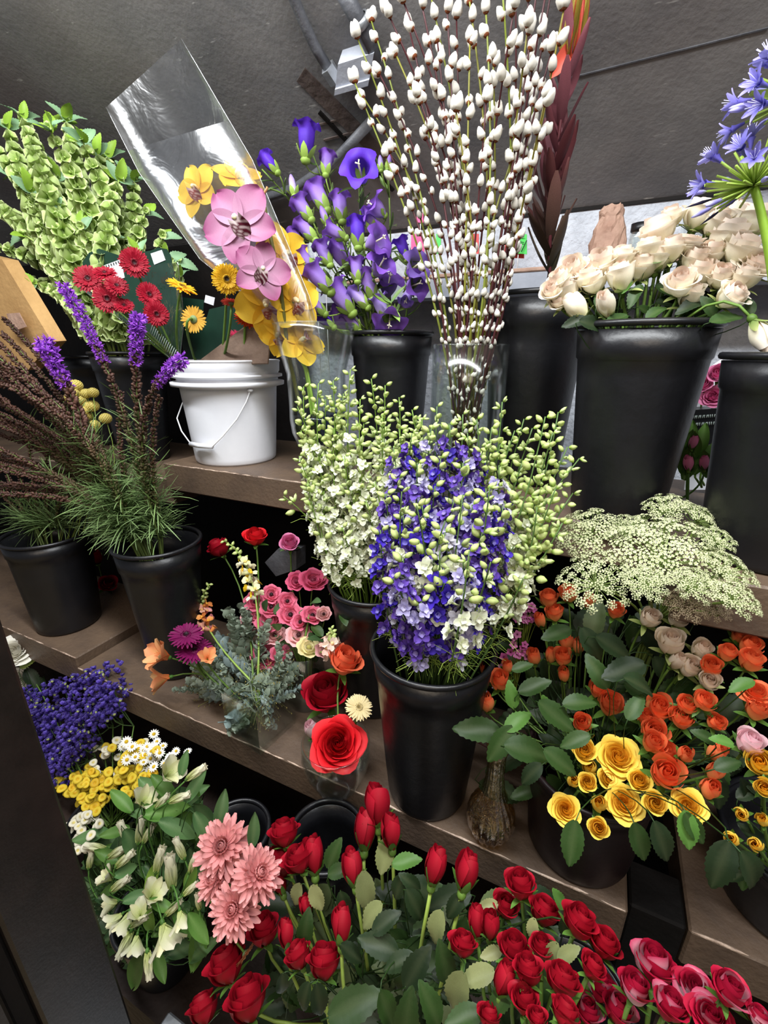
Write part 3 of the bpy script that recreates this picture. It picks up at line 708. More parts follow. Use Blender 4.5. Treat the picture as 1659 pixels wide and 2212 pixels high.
@cached
def tinyflower_mesh(c, disc, n):
    """small daisy / button, 1 radius, facing +Z"""
    mb = MB(); r = random.Random(5); d = lin(disc)
    if n:
        for k in range(n): petal(mb, .72, .17, lin(c), lin(c), 2, 2, 1.3, .5, -.2, .2, .4, M.Rotation(2*PI*k/n, 4, 'Z') @ M.Translation((0, .28, .05)) @ M.Rotation(.1, 4, 'X'))
        ball(mb, V((0, 0, .05)), .36, .24, d, 8, 4)
    else:
        c1 = lin(c); lathe(mb, [(.001, .12), (.2, .14), (.3, .26), (.6, .3), (.86, .2), (.9, .02), (.6, -.2), (.1, -.3)], 12, [mix(c1, d, .8), d, mix(c1, d, .3), c1, c1, c1, G['stem'], G['stem']], rfn=lambda a, t: 1+.05*math.cos(9*a))
    return mb.mesh('flower_head', 'petal')
@cached
def umbellet_mesh(var, dry):
    mb = MB(); r = random.Random(var); w0, w1 = (lin('#8a785e'), lin('#a8977c')) if dry else (lin('#b4be7a'), lin('#e2e3be'))
    g = lin('#8aa05a') if not dry else lin('#7d6c50')
    for k in range(18):
        a = k*2.4; rr = .92*math.sqrt((k+.5)/18); p = V((rr*math.cos(a), rr*math.sin(a), .28*(1-rr*rr)+r.uniform(-.05, .1)))
        tube(mb, [V((0, 0, -.55)), p], .018, g, 3, False)
        m = frame(p, V((p.x*.8, p.y*.8, 1)).normalized()+jit(.25), r.uniform(.75, 1.15), r.random()*6)
        for q in range(5):
            aa = 2*PI*q/5; L = .2; x, y = math.cos(aa), math.sin(aa)
            mb.add([V((0, 0, 0)), V((x*L*.6-y*.07, y*L*.6+x*.07, .03)), V((x*L, y*L, .05)), V((x*L*.6+y*.07, y*L*.6-x*.07, .03))], [(0, 3, 2, 1)], [w0, w1, w1, w1], m)
    return mb.mesh('umbellet', 'petal')
@cached
def statice_mesh(var):
    mb = MB(); r = random.Random(var); 
    for k in range(34):
        p = V((r.uniform(-1, 1), r.uniform(-.6, .6), r.uniform(-.3, .5)))
        c = mix(lin('#382488'), lin('#6248c0'), r.random())
        star5(mb, frame(p, (V((p.x*.3, p.y*.3, 1))+jit(.5)).normalized(), 1, r.random()*6), .25, .13, c, mix(c, (1, 1, 1), .06), 5, .75, .1, .4, .5)
        if r.random() < .14: ball(mb, p+V((0, 0, .12)), .12, .12, lin('#a8b070'), 5, 3)
    return mb.mesh('flower_cluster', 'petal')
@cached
def dusty_mesh(var, c):
    """small foliage sprig: lobed blue-green leaves"""
    mb = MB(); r = random.Random(var); c0 = lin(c)
    tube(mb, [V((0, 0, 0)), V((0, .03, .5)), V((0, .08, 1))], .015, c0, 4)
    for k in range(26):
        t = .12+.88*k/26; a = k*2.4
        d = V((math.cos(a), math.sin(a), .7)).normalized()
        petal(mb, .22*(1.15-.5*t), .075, mix(c0, (0, 0, 0), .12), mix(c0, (1, 1, 1), .07), 2, 3, .9, .55, r.uniform(-.4, .5), .2, .3, leafframe(V((0, .08*t*t, t)), d+jit(.3), UP+jit(.4), 1))
    return mb.mesh('sprig', 'leaf')
@cached
def alstro_proto(kind, cream):
    w0, w1 = (lin('#b4c070'), lin('#e6e0c8')) if not cream else (lin('#d8763e'), lin('#f0a070'))
    mb = MB(); out = []
    if kind == 'bud':
        for k in range(6): petal(mb, 1.0, .17, w0, w1, 3, 5, 1.0, .55, .02, .8, .3, M.Rotation(2*PI*k/6, 4, 'Z') @ M.Translation((0, .05, 0)) @ M.Rotation(1.44, 4, 'X'))
        out.append(('petals', mb.mesh('petals', 'petal'), I4, ()))
    else:
        petal(mb, .95, .32, w0, w1, 4, 6, 1.5, .45, -.6, .4, .2, None, .0, lin('#b9c070')); me = mb.mesh('petal', 'petal')
        mb = MB(); petal(mb, .92, .2, w0, mix(w1, lin('#e6dc9a'), .4), 3, 6, 1.2, .6, -.5, .4, .2, None, 0, lin('#7a3a28')); me2 = mb.mesh('petal', 'petal')
        for k in range(6): out.append(('petal', me if k % 2 else me2, M.Rotation(2*PI*k/6, 4, 'Z') @ M.Translation((0, .03, 0)) @ M.Rotation(1.15, 4, 'X'), ()))
        mb = MB()
        for k in range(6): tube(mb, [V((0, 0, .05)), V((.08*math.cos(k), .08*math.sin(k), .6))], .012, w0, 4)
        out.append(('stamens', mb.mesh('stamens', 'petal'), I4, ()))
    mb = MB(); ball(mb, V((0, 0, -.02)), .09, .12, G['lleaf'], 6, 4); out.append(('ovary', mb.mesh('ovary', 'leaf'), I4, ()))
    return out
@cached
def orchid_proto(c, edge, stripe, lipc, var):
    """cymbidium bloom facing +Z, +Y up, petals as parts"""
    c0, c1, ss = lin(c), lin(edge), lin(stripe); out = []
    def pm(L, W, bend, cup, a, b): 
        mb = MB(); petal(mb, L, W, ss, c1, 8, 10, a, b, bend, cup, .3, None, .03, mix(ss, c0, .3)); return mb.mesh('petal', 'petal')
    wide, sep = pm(1.0, .50, -.3, .16, 1.0, .62), pm(1.02, .42, -.4, .22, .95, .68)
    for me, ang in ((sep, 0.12), (wide, 1.22), (wide, -1.22), (sep, 2.42), (sep, -2.42)):
        out.append(('petal', me, M.Rotation(ang, 4, 'Z') @ M.Translation((0, .06, 0)) @ M.Rotation(.22, 4, 'X'), ()))
    mb = MB(); L0, L1 = lin(lipc), mix(lin(lipc), (1, .9, .85), .42)
    def fn(u, t): 
        w = .24*(.7+.6*t) if t < .7 else .24*(1.12-.5*(t-.7)/.3); ang = u*1.35
        return (w*math.sin(ang), -.06-.42*t*(1 if t < .75 else .97), .34-.25*t*t+.22*(1-math.cos(ang))*(1.2-t)+.03*math.sin(u*9)*t)
    gridf(mb, 8, 8, fn, lambda u, t: L0 if (int(abs(u)*8+t*7) % 3 and t > .15) else L1); out.append(('lip', mb.mesh('lip', 'petal'), I4, ()))
    mb = MB(); tube(mb, [V((0, .05, .02)), V((0, .08, .2)), V((0, .0, .36))], [.07, .085, .09], mix(c1, (1, 1, .9), .5), 8); ball(mb, V((0, -.02, .39)), .06, .05, lin('#f6efc0'), 6, 4); out.append(('column', mb.mesh('column', 'petal'), I4, ()))
    return out
@cached
def agapanthus_mesh(kind):
    mb = MB(); c0, c1 = lin('#6a62c0'), lin('#9c96e0')
    if kind == 'flower':
        tube(mb, [V((0, 0, 0)), V((0, 0, .3)), V((0, 0, .42))], [.05, .1, .16], c0, 8, False)
        star5(mb, M.Translation((0, 0, .34)), .66, .12, c0, c1, 6, 1.0, -.55, .3, .6, 1.0, 3, 5)
        for k in range(5): tube(mb, [V((0, 0, .4)), V((.16*math.cos(k*1.3), .16*math.sin(k*1.3), .95))], .014, mix(c1, (1, 1, 1), .4), 4)
    elif kind == 'bud': lathe(mb, [(.03, 0), (.1, .2), (.13, .55), (.08, .85), (.01, 1.0)], 7, [lin('#a8b88c'), c1, c1, mix(c1, (1, 1, 1), .3), c0])
    else: lathe(mb, [(.03, 0), (.06, .3), (.03, .7), (.002, .9)], 5, lin('#1f1a3a'))
    return mb.mesh({'flower': 'floret', 'bud': 'bud', 'wilt': 'spent_floret'}[kind], 'petal')
@cached
def snap_mesh(c0, c1):
    mb = MB(); a, b = lin(c0), lin(c1)
    tube(mb, [V((0, 0, 0)), V((0, 0, .3)), V((0, .03, .55))], [.12, .2, .24], a, 7, False)
    for k, (ang, L) in enumerate(((0.35, .5), (-.35, .5), (2.6, .45), (PI, .5), (-2.6, .45))):
        petal(mb, L, .2, b if k > 1 else a, b if k > 1 else a, 3, 4, 1.1, .5, -.5, .2, .5, M.Translation((0, 0, .5)) @ M.Rotation(ang, 4, 'Z') @ M.Translation((0, .1, 0)) @ M.Rotation(.7, 4, 'X'), .06)
    ball(mb, V((0, -.05, .55)), .16, .12, mix(b, lin('#f2c020'), .5), 7, 4)
    return mb.mesh('floret', 'petal')

# ------------------------------------------------------------------ growing things
def stempath(head, hd, base, k=.45, wob=.01):
    L = (head-base).length
    return bez(head, head-hd*L*k+jit(wob), base, 8)
def add_stem(rt, loc, path, r0, r1, col, name='stem', n=5):
    col = G[col] if isinstance(col, str) else col
    mb = MB(); k = len(path)
    tube(mb, [p-loc for p in path], [r0+(r1-r0)*i/(k-1) for i in range(k)], col, n)
    return part(name, mb.mesh(name, 'stem'), rt)
def along(path, t):
    f = min(max(t, 0), .9999)*(len(path)-1); i = int(f); p = path[i].lerp(path[i+1], f-i)
    return p, (path[i+1]-path[i]).normalized()
def in_bucket(B, depth=.5, k=.6):
    loc, rim, r = B; a = U(0, 6.28); rr = r*k*math.sqrt(U(0, 1))
    return V((loc.x+rr*.6*math.cos(a), loc.y+rr*.6*math.sin(a), loc.z+(rim.z-loc.z)*depth))
def through_rim(B, head, k=.75):
    """a place in the bucket's mouth on the head's side"""
    loc, rim, r = B; d = V((head.x-rim.x, head.y-rim.y, 0)); L = d.length
    q = min(r*k, L*.6); d = d/L*q if L > 1e-6 else d
    return rim+d+V((0, 0, .0))
def flower(name, label, cat, proto, pos, hd, scale, base, mid=None, sr=.0022, scol='stem', group=None, roll=None, lift=0.0, leaves=0, lsize=.045, lcol='leaf', neck=.0):
    """one cut flower: head at pos facing hd, its stem down to base, its leaves; all parts of one thing"""
    rt = root(name, label, cat, base, group)
    hp = pos-hd*scale*lift
    put(rt, base, proto, frame(hp, hd, scale, U(0, 6.28) if roll is None else roll))
    start = hp-hd*scale*neck
    if mid is None: path = stempath(start, hd, base)
    else:
        path = bez(start, start-hd*(start-mid).length*.4, mid, 6)+bez(mid, mid.lerp(base, .5), base, 3)[1:]
    add_stem(rt, base, path, sr, sr*1.25, G[scol])
    for k in range(leaves):
        p, t = along(path, U(.18, .5)); side = t.cross(UP+jit(.6)).normalized()*(1 if k % 2 else -1)
        d = (side+UP*U(-.3, .5)+camd(p)*U(.1, .5)).normalized()
        part('leaf', leaf_mesh(lcol, R.randrange(4)), rt, M.Translation(-base) @ leafframe(p, d, camd(p)+UP*.6+jit(.4), lsize*U(.75, 1.2)))
    return rt
def imgdir(deg, toward=0.0, p=None):
    a = math.radians(deg); d = RT*math.cos(a)+UPC*math.sin(a)
    if toward: d = d+camd(p)*toward
    return d.normalized()

@cached
def lance_wide(c, var):
    mb = MB(); r = random.Random(var); c0 = G[c] if c in G else lin(c)
    petal(mb, 1, .2, mix(c0, (0, 0, 0), .1), mix(c0, (1, 1, .4), .035), 4, 8, .85, .8, r.uniform(-.8, .5), .35, .15, None, 0, mix(c0, (1, 1, .5), .1))
    return mb.mesh('leaf', 'leaf')

# ------------------------------------------------------------------ rose bunches
def lerpY(y0, Y0, y1, Y1): return lambda px, py: Y0+(Y1-Y0)*(py-y0)/(y1-y0)
def upview(p):
    r = -camd(p); return (UP-r*UP.dot(r)).normalized()
KW = {'cup': 'cupped', 'open': 'open', 'half': 'half-open', 'bud': 'budded'}
def rose_bunch(items, pal, yf, B, what, where, cat='rose', name='rose', ko=.35, ku=.6, kc=.6, j=.22, sr=.0022, scol='stem', leaves=0, lcol='leaf', lsize=.045, group=None, kmid=.75, kup=0.0):
    rk = ranks(items); out = []
    for i, it in enumerate(items):
        px, py, d, kind = it[:4]; pos = P(px, py, Y=yf(px, py)+U(-.015, .015)); col = it[4] if len(it) > 4 else pal
        rim = B[1]; o = (pos-V((rim.x, rim.y, rim.z-.12))); o = o.normalized()
        hd = it[5] if len(it) > 5 else (o*ko+UP*ku+upview(pos)*kup+camd(pos)*kc+jit(j)).normalized()
        sc = size_at(px, py, pos, d)/2/RMAX[kind]*(1.28 if pal == 'peach' else 1.0)
        base = in_bucket(B); mid = through_rim(B, pos, kmid)
        rt = flower(name, f'{what.format(KW[kind])}, {rk[i]} from the left {where}' if len(items) > 1 else f'{what.format(KW[kind])} {where}', cat, rose_proto(col, kind, i % 3), pos, hd, sc, base,
                    mid if (mid-pos).length > .04 and mid.z < pos.z else None, sr, scol, group, None, RH[kind]*.5, leaves, lsize, lcol)
        out.append((pos, rt, base))
    return out
def leaves_at(roses, items, yf, mesh=leaf_mesh, nk=.8):
    """single leaves that show in the photo, each on a stalk from the nearest stem"""
    for px, py, ln, ang, c in items:
        p = P(px, py, Y=yf(px, py)); L = size_at(px, py, p, ln)*1.3
        d = (imgdir(ang)+camd(p)*U(-.15, .25)).normalized(); q = p-d*L*.5
        pos, rt, base = min(roses, key=lambda r: (r[0]-q).length)
        o = part('leaf', mesh(c, R.randrange(4)), rt, M.Translation(-base) @ leafframe(q, d, camd(q)*nk+UP*.7+jit(.25), L))
        s = pos.lerp(base, min(.8, .25+.3*R.random())); mb = MB(); rel_pts = [x-base for x in bez(q+d*L*.03, q-d*L*.5, s, 4)]
        tube(mb, rel_pts, .0009, G['leaf'], 4); part('leaf_stalk', mb.mesh('leaf_stalk', 'stem'), rt)
def scatter_leaves(roses, n, reg, yf, lo, hi, cols, mesh=leaf_mesh):
    its = []
    for _ in range(n):
        x, y = reg(); its.append((x, y, U(lo, hi), U(-180, 180), R.choice(cols)))
    leaves_at(roses, its, yf, mesh)

# red roses on the floor tier
yR = lerpY(1740, .47, 2200, .27)
redL = [(490, 2085, 104, 'half'), (535, 2160, 118, 'half'), (440, 2180, 86, 'half'), (570, 2010, 84, 'half'), (618, 2018, 46, 'bud'), (645, 2065, 72, 'half'), (700, 2078, 92, 'half'), (737, 2000, 56, 'bud'),
        (614, 1800, 72, 'half'), (608, 1860, 84, 'half'), (645, 1856, 76, 'half'), (677, 1850, 56, 'bud'), (600, 1903, 46, 'bud'), (762, 1877, 54, 'bud'), (813, 1742, 62, 'bud'), (788, 1795, 56, 'bud'), (845, 1797, 54, 'bud'), (662, 1960, 36, 'bud'), (940, 1873, 58, 'bud'), (1008, 1885, 62, 'bud')]
rr = rose_bunch(redL, 'red', yR, B14, '{} deep red rose', 'above the dark leaves', ku=.1, kc=.38, ko=.1, kup=1.0, sr=.0026, scol='ystem')
lv = [(860, 2080, 75, 200, 'dleaf'), (815, 2040, 90, 160, 'dleaf'), (835, 1990, 70, 40, 'dleaf'), (660, 2005, 70, 80, 'leaf'), (720, 1845, 66, 70, 'leaf'), (735, 1880, 55, 20, 'leaf'), (655, 2160, 70, 250, 'dleaf'), (690, 2165, 80, 280, 'dleaf'), (770, 2170, 130, 25, 'leaf'), (835, 2180, 90, -70, 'leaf'),
      (640, 1935, 55, 250, '#8d9060'), (685, 1940, 60, 290, '#8d9060'), (880, 1860, 60, 15, 'lleaf'), (830, 1850, 70, 260, '#7f8556'), (790, 1930, 80, 275, '#767d50'), (900, 1960, 75, 300, 'dleaf'), (940, 2010, 80, 250, '#767d50'), (900, 2090, 100, 60, 'dleaf'), (960, 2080, 90, 100, 'leaf'), (985, 2150, 110, 250, '#767d50'),
      (930, 2170, 100, 110, 'leaf'), (1030, 2110, 80, 200, '#7f8556'), (885, 1905, 55, 140, 'dleaf'), (860, 1920, 60, 250, 'dleaf'), (760, 2060, 60, 320, 'dleaf'), (610, 2130, 60, 270, 'dleaf'), (1080, 2160, 80, 240, 'leaf'), (1050, 1960, 50, 200, '#8d9060'), (980, 1960, 60, 240, 'dleaf'), (1000, 2200, 90, 200, 'leaf'), (880, 2190, 110, 80, 'leaf'), (745, 1955, 60, 290, 'dleaf'), (1150, 2010, 50, 260, '#8d9060'), (1190, 2060, 55, 240, '#767d50'), (1220, 2010, 50, 280, 'dleaf'), (800, 1980, 70, 230, '#767d50')]
leaves_at(rr, lv, yR)
scatter_leaves(rr, 120, lambda: (U(580, 1180), U(1930, 2212)), lambda x, y: yR(x, y)+.06, 60, 110, ['dleaf', 'dleaf', 'leaf', '#4d5a36'])
redR = [(1125, 1912, 78, 'half'), (1092, 1958, 66, 'half'), (1176, 1970, 78, 'half'), (1030, 1992, 50, 'bud'), (1000, 2040, 70, 'half'), (1110, 2050, 84, 'half'), (1170, 2045, 66, 'half'), (1250, 1990, 90, 'half'), (1305, 2040, 84, 'half'), (1140, 2095, 80, 'half'), (1133, 2160, 80, 'half'), (1215, 2120, 92, 'half'), (1088, 2118, 58, 'bud'), (1056, 2196, 66, 'half'), (1220, 2188, 80, 'half'), (1280, 2090, 70, 'half'), (1160, 2200, 60, 'half'), (1060, 2000, 50, 'bud')]
r2 = rose_bunch(redR, 'red', yR, B15, '{} crimson rose', 'of the crowd under the amber vase', ku=.1, kup=.85, kc=.5, ko=.1)
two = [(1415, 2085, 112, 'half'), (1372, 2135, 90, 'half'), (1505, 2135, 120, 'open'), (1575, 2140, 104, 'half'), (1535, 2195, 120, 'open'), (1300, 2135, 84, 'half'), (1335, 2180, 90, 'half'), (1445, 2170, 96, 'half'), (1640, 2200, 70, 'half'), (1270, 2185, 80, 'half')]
r3 = rose_bunch(two, 'filmglint', lerpY(1740, .45, 2200, .30), B15, '{} crimson rose with whitish petal backs', 'below the black post', ku=.1, kup=.8, kc=.6, ko=.1)
leaves_at(r2, [(1205, 1940, 50, 120, 'lleaf'), (1060, 2060, 50, 200, '#8d9060'), (1230, 2060, 60, 30, '#767d50')], yR)

# yellow and orange spray roses on the lower shelf
yO = lerpY(1290, .90, 1820, .565)
yel = [(1335, 1634, 96, 'open'), (1348, 1734, 84, 'open'), (1221, 1748, 70, 'open'), (1487, 1742, 84, 'open'), (1414, 1734, 54, 'half'), (1292, 1788, 48, 'half'), (1294, 1736, 42, 'bud'), (1261, 1620, 54, 'half'), (1274, 1657, 38, 'bud'), (1237, 1686, 32, 'bud'), (1269, 1690, 42, 'half'), (1315, 1682, 48, 'half'), (1380, 1686, 52, 'half')]
ry = rose_bunch(yel, 'yellow', yO, B5, '{} golden yellow spray rose', 'in the dark red-black bucket', ko=.5, ku=.25, kc=1.0, j=.15)
yel2 = [(1643, 1650, 66, 'cup'), (1651, 1702, 46, 'cup'), (1603, 1759, 36, 'bud'), (1580, 1811, 40, 'bud'), (1632, 1824, 40, 'bud'), (1648, 1772, 34, 'bud')]
dn = lambda p: None
ry2 = rose_bunch(yel2, 'yellow', lerpY(1650, .66, 1820, .58), B11, '{} pale yellow rose', 'hanging over the bucket beyond the shelf post', ko=.7, ku=0, kc=.6, j=.15, kmid=.9)
org = [(1051, 1447, 32, 'bud'), (1080, 1472, 44, 'cup'), (1096, 1441, 26, 'bud'), (1051, 1518, 40, 'bud'), (1153, 1420, 34, 'bud'), (1223, 1387, 34, 'bud'), (1250, 1396, 30, 'bud'), (1215, 1420, 40, 'cup'), (1190, 1416, 28, 'bud'), (1218, 1458, 30, 'bud'), (1184, 1294, 38, 'cup'), (1227, 1283, 38, 'cup'), (1198, 1325, 38, 'cup'), (1167, 1341, 28, 'bud'), (1329, 1321, 36, 'cup'), (1273, 1300, 30, 'bud'),
       (1292, 1491, 40, 'cup'), (1317, 1522, 54, 'cup'), (1259, 1563, 42, 'cup'), (1423, 1530, 58, 'cup'), (1396, 1553, 42, 'cup'), (1483, 1524, 44, 'cup'), (1520, 1516, 48, 'cup'), (1472, 1553, 52, 'cup'), (1545, 1561, 42, 'cup'), (1412, 1582, 58, 'cup'), (1410, 1606, 52, 'cup'), (1435, 1630, 58, 'cup'), (1439, 1672, 76, 'cup'), (1479, 1630, 38, 'bud'), (1547, 1624, 48, 'bud'), (1543, 1667, 42, 'bud'), (1533, 1705, 50, 'bud'),
       (1570, 1412, 42, 'cup'), (1597, 1375, 40, 'cup'), (1618, 1395, 48, 'cup'), (1620, 1428, 54, 'cup'), (1632, 1495, 78, 'open'), (1634, 1535, 54, 'cup'), (1535, 1441, 48, 'cup')]
ro = rose_bunch(org, 'orange', yO, B5, '{} orange spray rose', 'near the yellow roses', ko=.45, ku=.45, kc=.6, j=.2, sr=.0016)
dus = [(1402, 1337, 46, 'cup'), (1464, 1337, 46, 'cup'), (1448, 1390, 60, 'cup'), (1489, 1441, 52, 'cup'), (1514, 1404, 46, 'cup'), (1531, 1472, 46, 'cup'), (1460, 1428, 38, 'bud'), (1618, 1606, 62, 'cup', 'palepink')]
rd = rose_bunch(dus, 'dusty', yO, B5, '{} dusty cream rose', 'under the white lace flowers', ko=.4, ku=.5, kc=.5, j=.3)
lo = [(1028, 1576, 86, 175, 'leaf'), (1080, 1610, 80, 235, 'leaf'), (1148, 1622, 98, -10, 'leaf'), (1215, 1648, 78, -35, 'leaf'), (1202, 1549, 82, -40, 'leaf'), (1157, 1483, 62, 20, 'leaf'), (1236, 1823, 86, 262, 'leaf'), (1381, 1819, 80, 285, 'leaf'), (1431, 1823, 90, 290, 'dleaf'), (1485, 1794, 80, 275, 'lleaf'), (1555, 1873, 112, 250, 'dleaf'), (1630, 1892, 120, 300, 'dleaf'), (1256, 1516, 66, 10, 'leaf'), (1373, 1524, 60, 60, 'leaf'), (1286, 1333, 74, 80, '#3d4a2c'), (1144, 1674, 60, 220, 'dleaf'),
      (1200, 1370, 60, 200, 'leaf'), (1280, 1395, 70, 300, '#2a4026'), (1330, 1400, 80, 330, 'dleaf'), (1345, 1450, 90, 200, 'dleaf'), (1290, 1450, 70, 120, 'leaf'), (1390, 1480, 80, 340, 'dleaf'), (1120, 1555, 60, 40, 'lleaf'), (1180, 1525, 50, 110, 'lleaf'), (1240, 1600, 60, 200, 'leaf'), (1560, 1600, 50, 160, 'lleaf'), (1575, 1650, 60, 20, 'leaf'), (1520, 1590, 50, 150, 'leaf'), (1600, 1480, 55, 200, 'lleaf'), (1500, 1790, 70, 300, 'leaf'), (1105, 1500, 50, 100, 'lleaf'), (1130, 1440, 40, 20, 'leaf')]
leaves_at(ro, lo, lambda x, y: yO(x, y)-.07)
scatter_leaves(ro, 80, lambda: (U(1080, 1600), U(1330, 1720)), lambda x, y: yO(x, y)+.07, 50, 90, ['dleaf', 'dleaf', 'leaf', '#26371f'])
scatter_leaves(ry2, 8, lambda: (U(1540, 1659), U(1700, 1900)), lambda x, y: .68, 50, 90, ['dleaf', 'leaf'])

# peach roses on the upper shelf
yP = lerpY(460, 1.08, 690, .97)
pch = [(1211, 606, 50, 'half'), (1193, 628, 44, 'half'), (1236, 585, 58, 'half'), (1297, 570, 62, 'half'), (1282, 610, 54, 'half'), (1245, 665, 38, 'bud'), (1310, 660, 36, 'bud'), (1343, 555, 50, 'half'), (1386, 575, 66, 'half'), (1420, 503, 74, 'half'), (1484, 528, 84, 'open'), (1512, 466, 74, 'half'), (1570, 515, 84, 'half'), (1622, 480, 84, 'half'), (1588, 466, 66, 'half'), (1640, 572, 96, 'open'), (1469, 612, 64, 'half'), (1515, 590, 64, 'half'), (1556, 598, 58, 'half'), (1580, 640, 62, 'half'), (1208, 652, 38, 'half'), (1450, 470, 50, 'half'), (1540, 545, 60, 'half'), (1500, 560, 60, 'half'), (1265, 600, 50, 'half'), (1340, 600, 50, 'cup'), (1420, 560, 60, 'half'), (1450, 540, 60, 'half'), (1600, 540, 80, 'half'), (1545, 480, 66, 'half'), (1610, 600, 60, 'half'), (1490, 640, 46, 'cup'), (1225, 630, 44, 'cup'), (1400, 540, 56, 'half')]
rp = rose_bunch(pch, 'peach', yP, B8, '{} peach cream rose', 'in the large black upper shelf bucket', ko=.7, ku=.3, kc=.3, j=.25, sr=.0028)
hang = rose_bunch([(1645, 722, 46, 'bud', 'peach', V((.5, -.25, -.75)).normalized())], 'peach', lambda x, y: .92, B8, '{} cream rose drooping on a long bare stem', 'over the far black bucket', kmid=.95)
leaves_at(rp, [(1240, 695, 46, 190, 'dleaf'), (1285, 700, 60, -10, 'dleaf'), (1330, 690, 50, 200, 'leaf'), (1370, 640, 50, 240, 'leaf'), (1420, 670, 50, 40, 'leaf'), (1350, 610, 50, 70, 'lleaf'), (1430, 560, 50, 20, 'lleaf'), (1300, 640, 46, 60, 'leaf'), (1570, 690, 70, 10, 'leaf'), (1620, 660, 40, 100, 'leaf'), (1490, 660, 60, 200, 'dleaf'), (1530, 660, 50, 120, 'leaf')], yP)
scatter_leaves(rp, 16, lambda: (U(1260, 1540), U(625, 700)), lambda x, y: 1.04, 40, 70, ['dleaf', 'leaf'])

# ------------------------------------------------------------------ stems that bear many florets
def spray_path(base, rimp, tip, k=.45, n=12):
    d0 = (rimp-base).normalized(); return [base]+bez(rimp, rimp+d0*(tip-rimp).length*k, tip, n)
def grown(name, label, cat, path, r0, r1, col, group=None, n=5):
    rt = root(name, label, cat, path[0], group); rt_mb = add_stem(rt, path[0], path, r0, r1, col, n=n); return rt
def side_dir(t, a):
    x = t.orthogonal().normalized(); y = t.cross(x); return x*math.cos(a)+y*math.sin(a)

# pussy willow
tips = [(766, 178), (772, 82), (786, 212), (802, 45), (838, 28), (856, 120), (884, 62), (905, 210), (928, -20), (962, -45), (986, 40), (1003, -70), (1046, -30), (1015, 90), (1082, -60), (1110, 20), (1112, -70), (1140, -60), (1168, -90), (1200, -80), (1218, 20), (1192, 110), (1178, 215), (872, 5), (945, 90), (1065, 130), (1140, 60), (820, 160), (900, -40), (1050, 220), (985, 240), (920, 300), (1180, -20), (842, 330), (1120, 300), (1160, 160)]
tips = [(x, y, 0) for x, y in tips]+[(1176, 290, 1)]
rk = ranks(tips)
for i, (x, y, odd) in enumerate(tips):
    base = WC+V((U(-.03, .03), U(-.03, .03), .03)); rp_ = WC+V((0, 0, hg))+V(((x-985)/420*.085+U(-.03, .03), U(-.045, .045), 0))
    tip = P(x, y, Y=1.08+U(-.09, .10)); path = spray_path(base, rp_, tip, .42)
    dark = R.random() < .45
    rt = grown('pussy_willow_branch', f'pussy willow branch with pale catkins, {rk[i]} from the left by its tip' if not odd else 'lone pussy willow branch bending away beside the green tag', 'willow branch', path, .0032, .0017, G['maroon'] if dark else mix(G['olive'], lin('#7a4a1e'), R.random()*.5), n=6)
    L = (tip-rp_).length; n = int(L/.037); inv = M.Translation(-base)
    for k in range(-6, n):
        f = (k+1.0+U(-.25, .25))/n; p, t = along(path[1:], f) if f > 0 else along(path[:2], max(.1, 1+f*1.9))
        sz = (.0105+.0085*max(0, f)**.8)*U(.88, 1.15)
        d = (t+side_dir(t, k*2.4+U(-.4, .4))*U(.35, .6)).normalized()
        part('catkin', catkin_mesh(R.randrange(5)), rt, inv @ frame(p+(d-t)*.003, d, sz, U(0, 6)))
    part('catkin', catkin_mesh(0), rt, inv @ frame(tip, (path[-1]-path[-2]).normalized(), .019))

# bells of Ireland
bt = [(12, 262, 1.15), (48, 245, 1.2), (100, 265, 1.1), (142, 250, 1.25), (172, 290, 1.2), (206, 320, 1.2), (232, 330, 1.3), (290, 378, 1.25), (-30, 300, 1.1), (22, 370, 1.05), (64, 400, 1.05), (-40, 420, 1.05), (262, 440, 1.3), (318, 450, 1.2), (352, 500, 1.22), (390, 555, 1.25), (40, 500, 1.0), (-50, 520, 1.0), (110, 450, 1.05), (170, 480, 1.05), (230, 500, 1.1), (-10, 600, 1.0), (396, 600, 1.2), (370, 560, 1.1), (340, 600, 1.12), (120, 380, 1.15), (200, 420, 1.25), (80, 330, 1.2), (260, 380, 1.2), (300, 540, 1.1), (70, 610, 1.02)]
rk = ranks(bt)
for i, (x, y, Y) in enumerate(bt):
    tip = P(x, y, Y=Y+(.05 if y > 300 else -.04)); base = in_bucket(B6, .3); path = spray_path(base, B6[1]+V(((x-200)/400*.13+U(-.03, .03), U(-.09, .06), .02)), tip, .5)
    rt = grown('bells_of_ireland_stem', f'lime green bells of Ireland stem, {rk[i]} from the left by its tip', 'flower stem', path, .004, .0025, lin('#a3bb62'), n=6)
    L = (tip-path[1]).length; w = int(L/.034); inv = M.Translation(-base)
    for k in range(w):
        f = 1-(k+.3)/w*.96; p, t = along(path[1:], f)
        n = 5 if k > 1 else 4; sz = (.0095+.0225*min(1, (1-f)*L/.33)**.75)
        for q in range(n):
            d = (side_dir(t, 2*PI*q/n+k*.63+U(-.2, .2))*1.0+t*U(.25, .6)).normalized()
            part('bell', shell_mesh(R.randrange(5)), rt, inv @ frame(p+d*sz*.62, d, sz*U(.85, 1.12), U(0, 6)))
    for q in range(5 if y < 420 else 2):
        t = (path[-1]-path[-2]).normalized(); d = (t*.7+side_dir(t, q*1.3+U(-.3, .3))).normalized()
        part('leaf', leaf_mesh('#86aa38' if q % 3 else '#84a880', q % 4), rt, inv @ leafframe(tip-t*.02, d, camd(tip)+UP+jit(.5), U(.05, .075)))

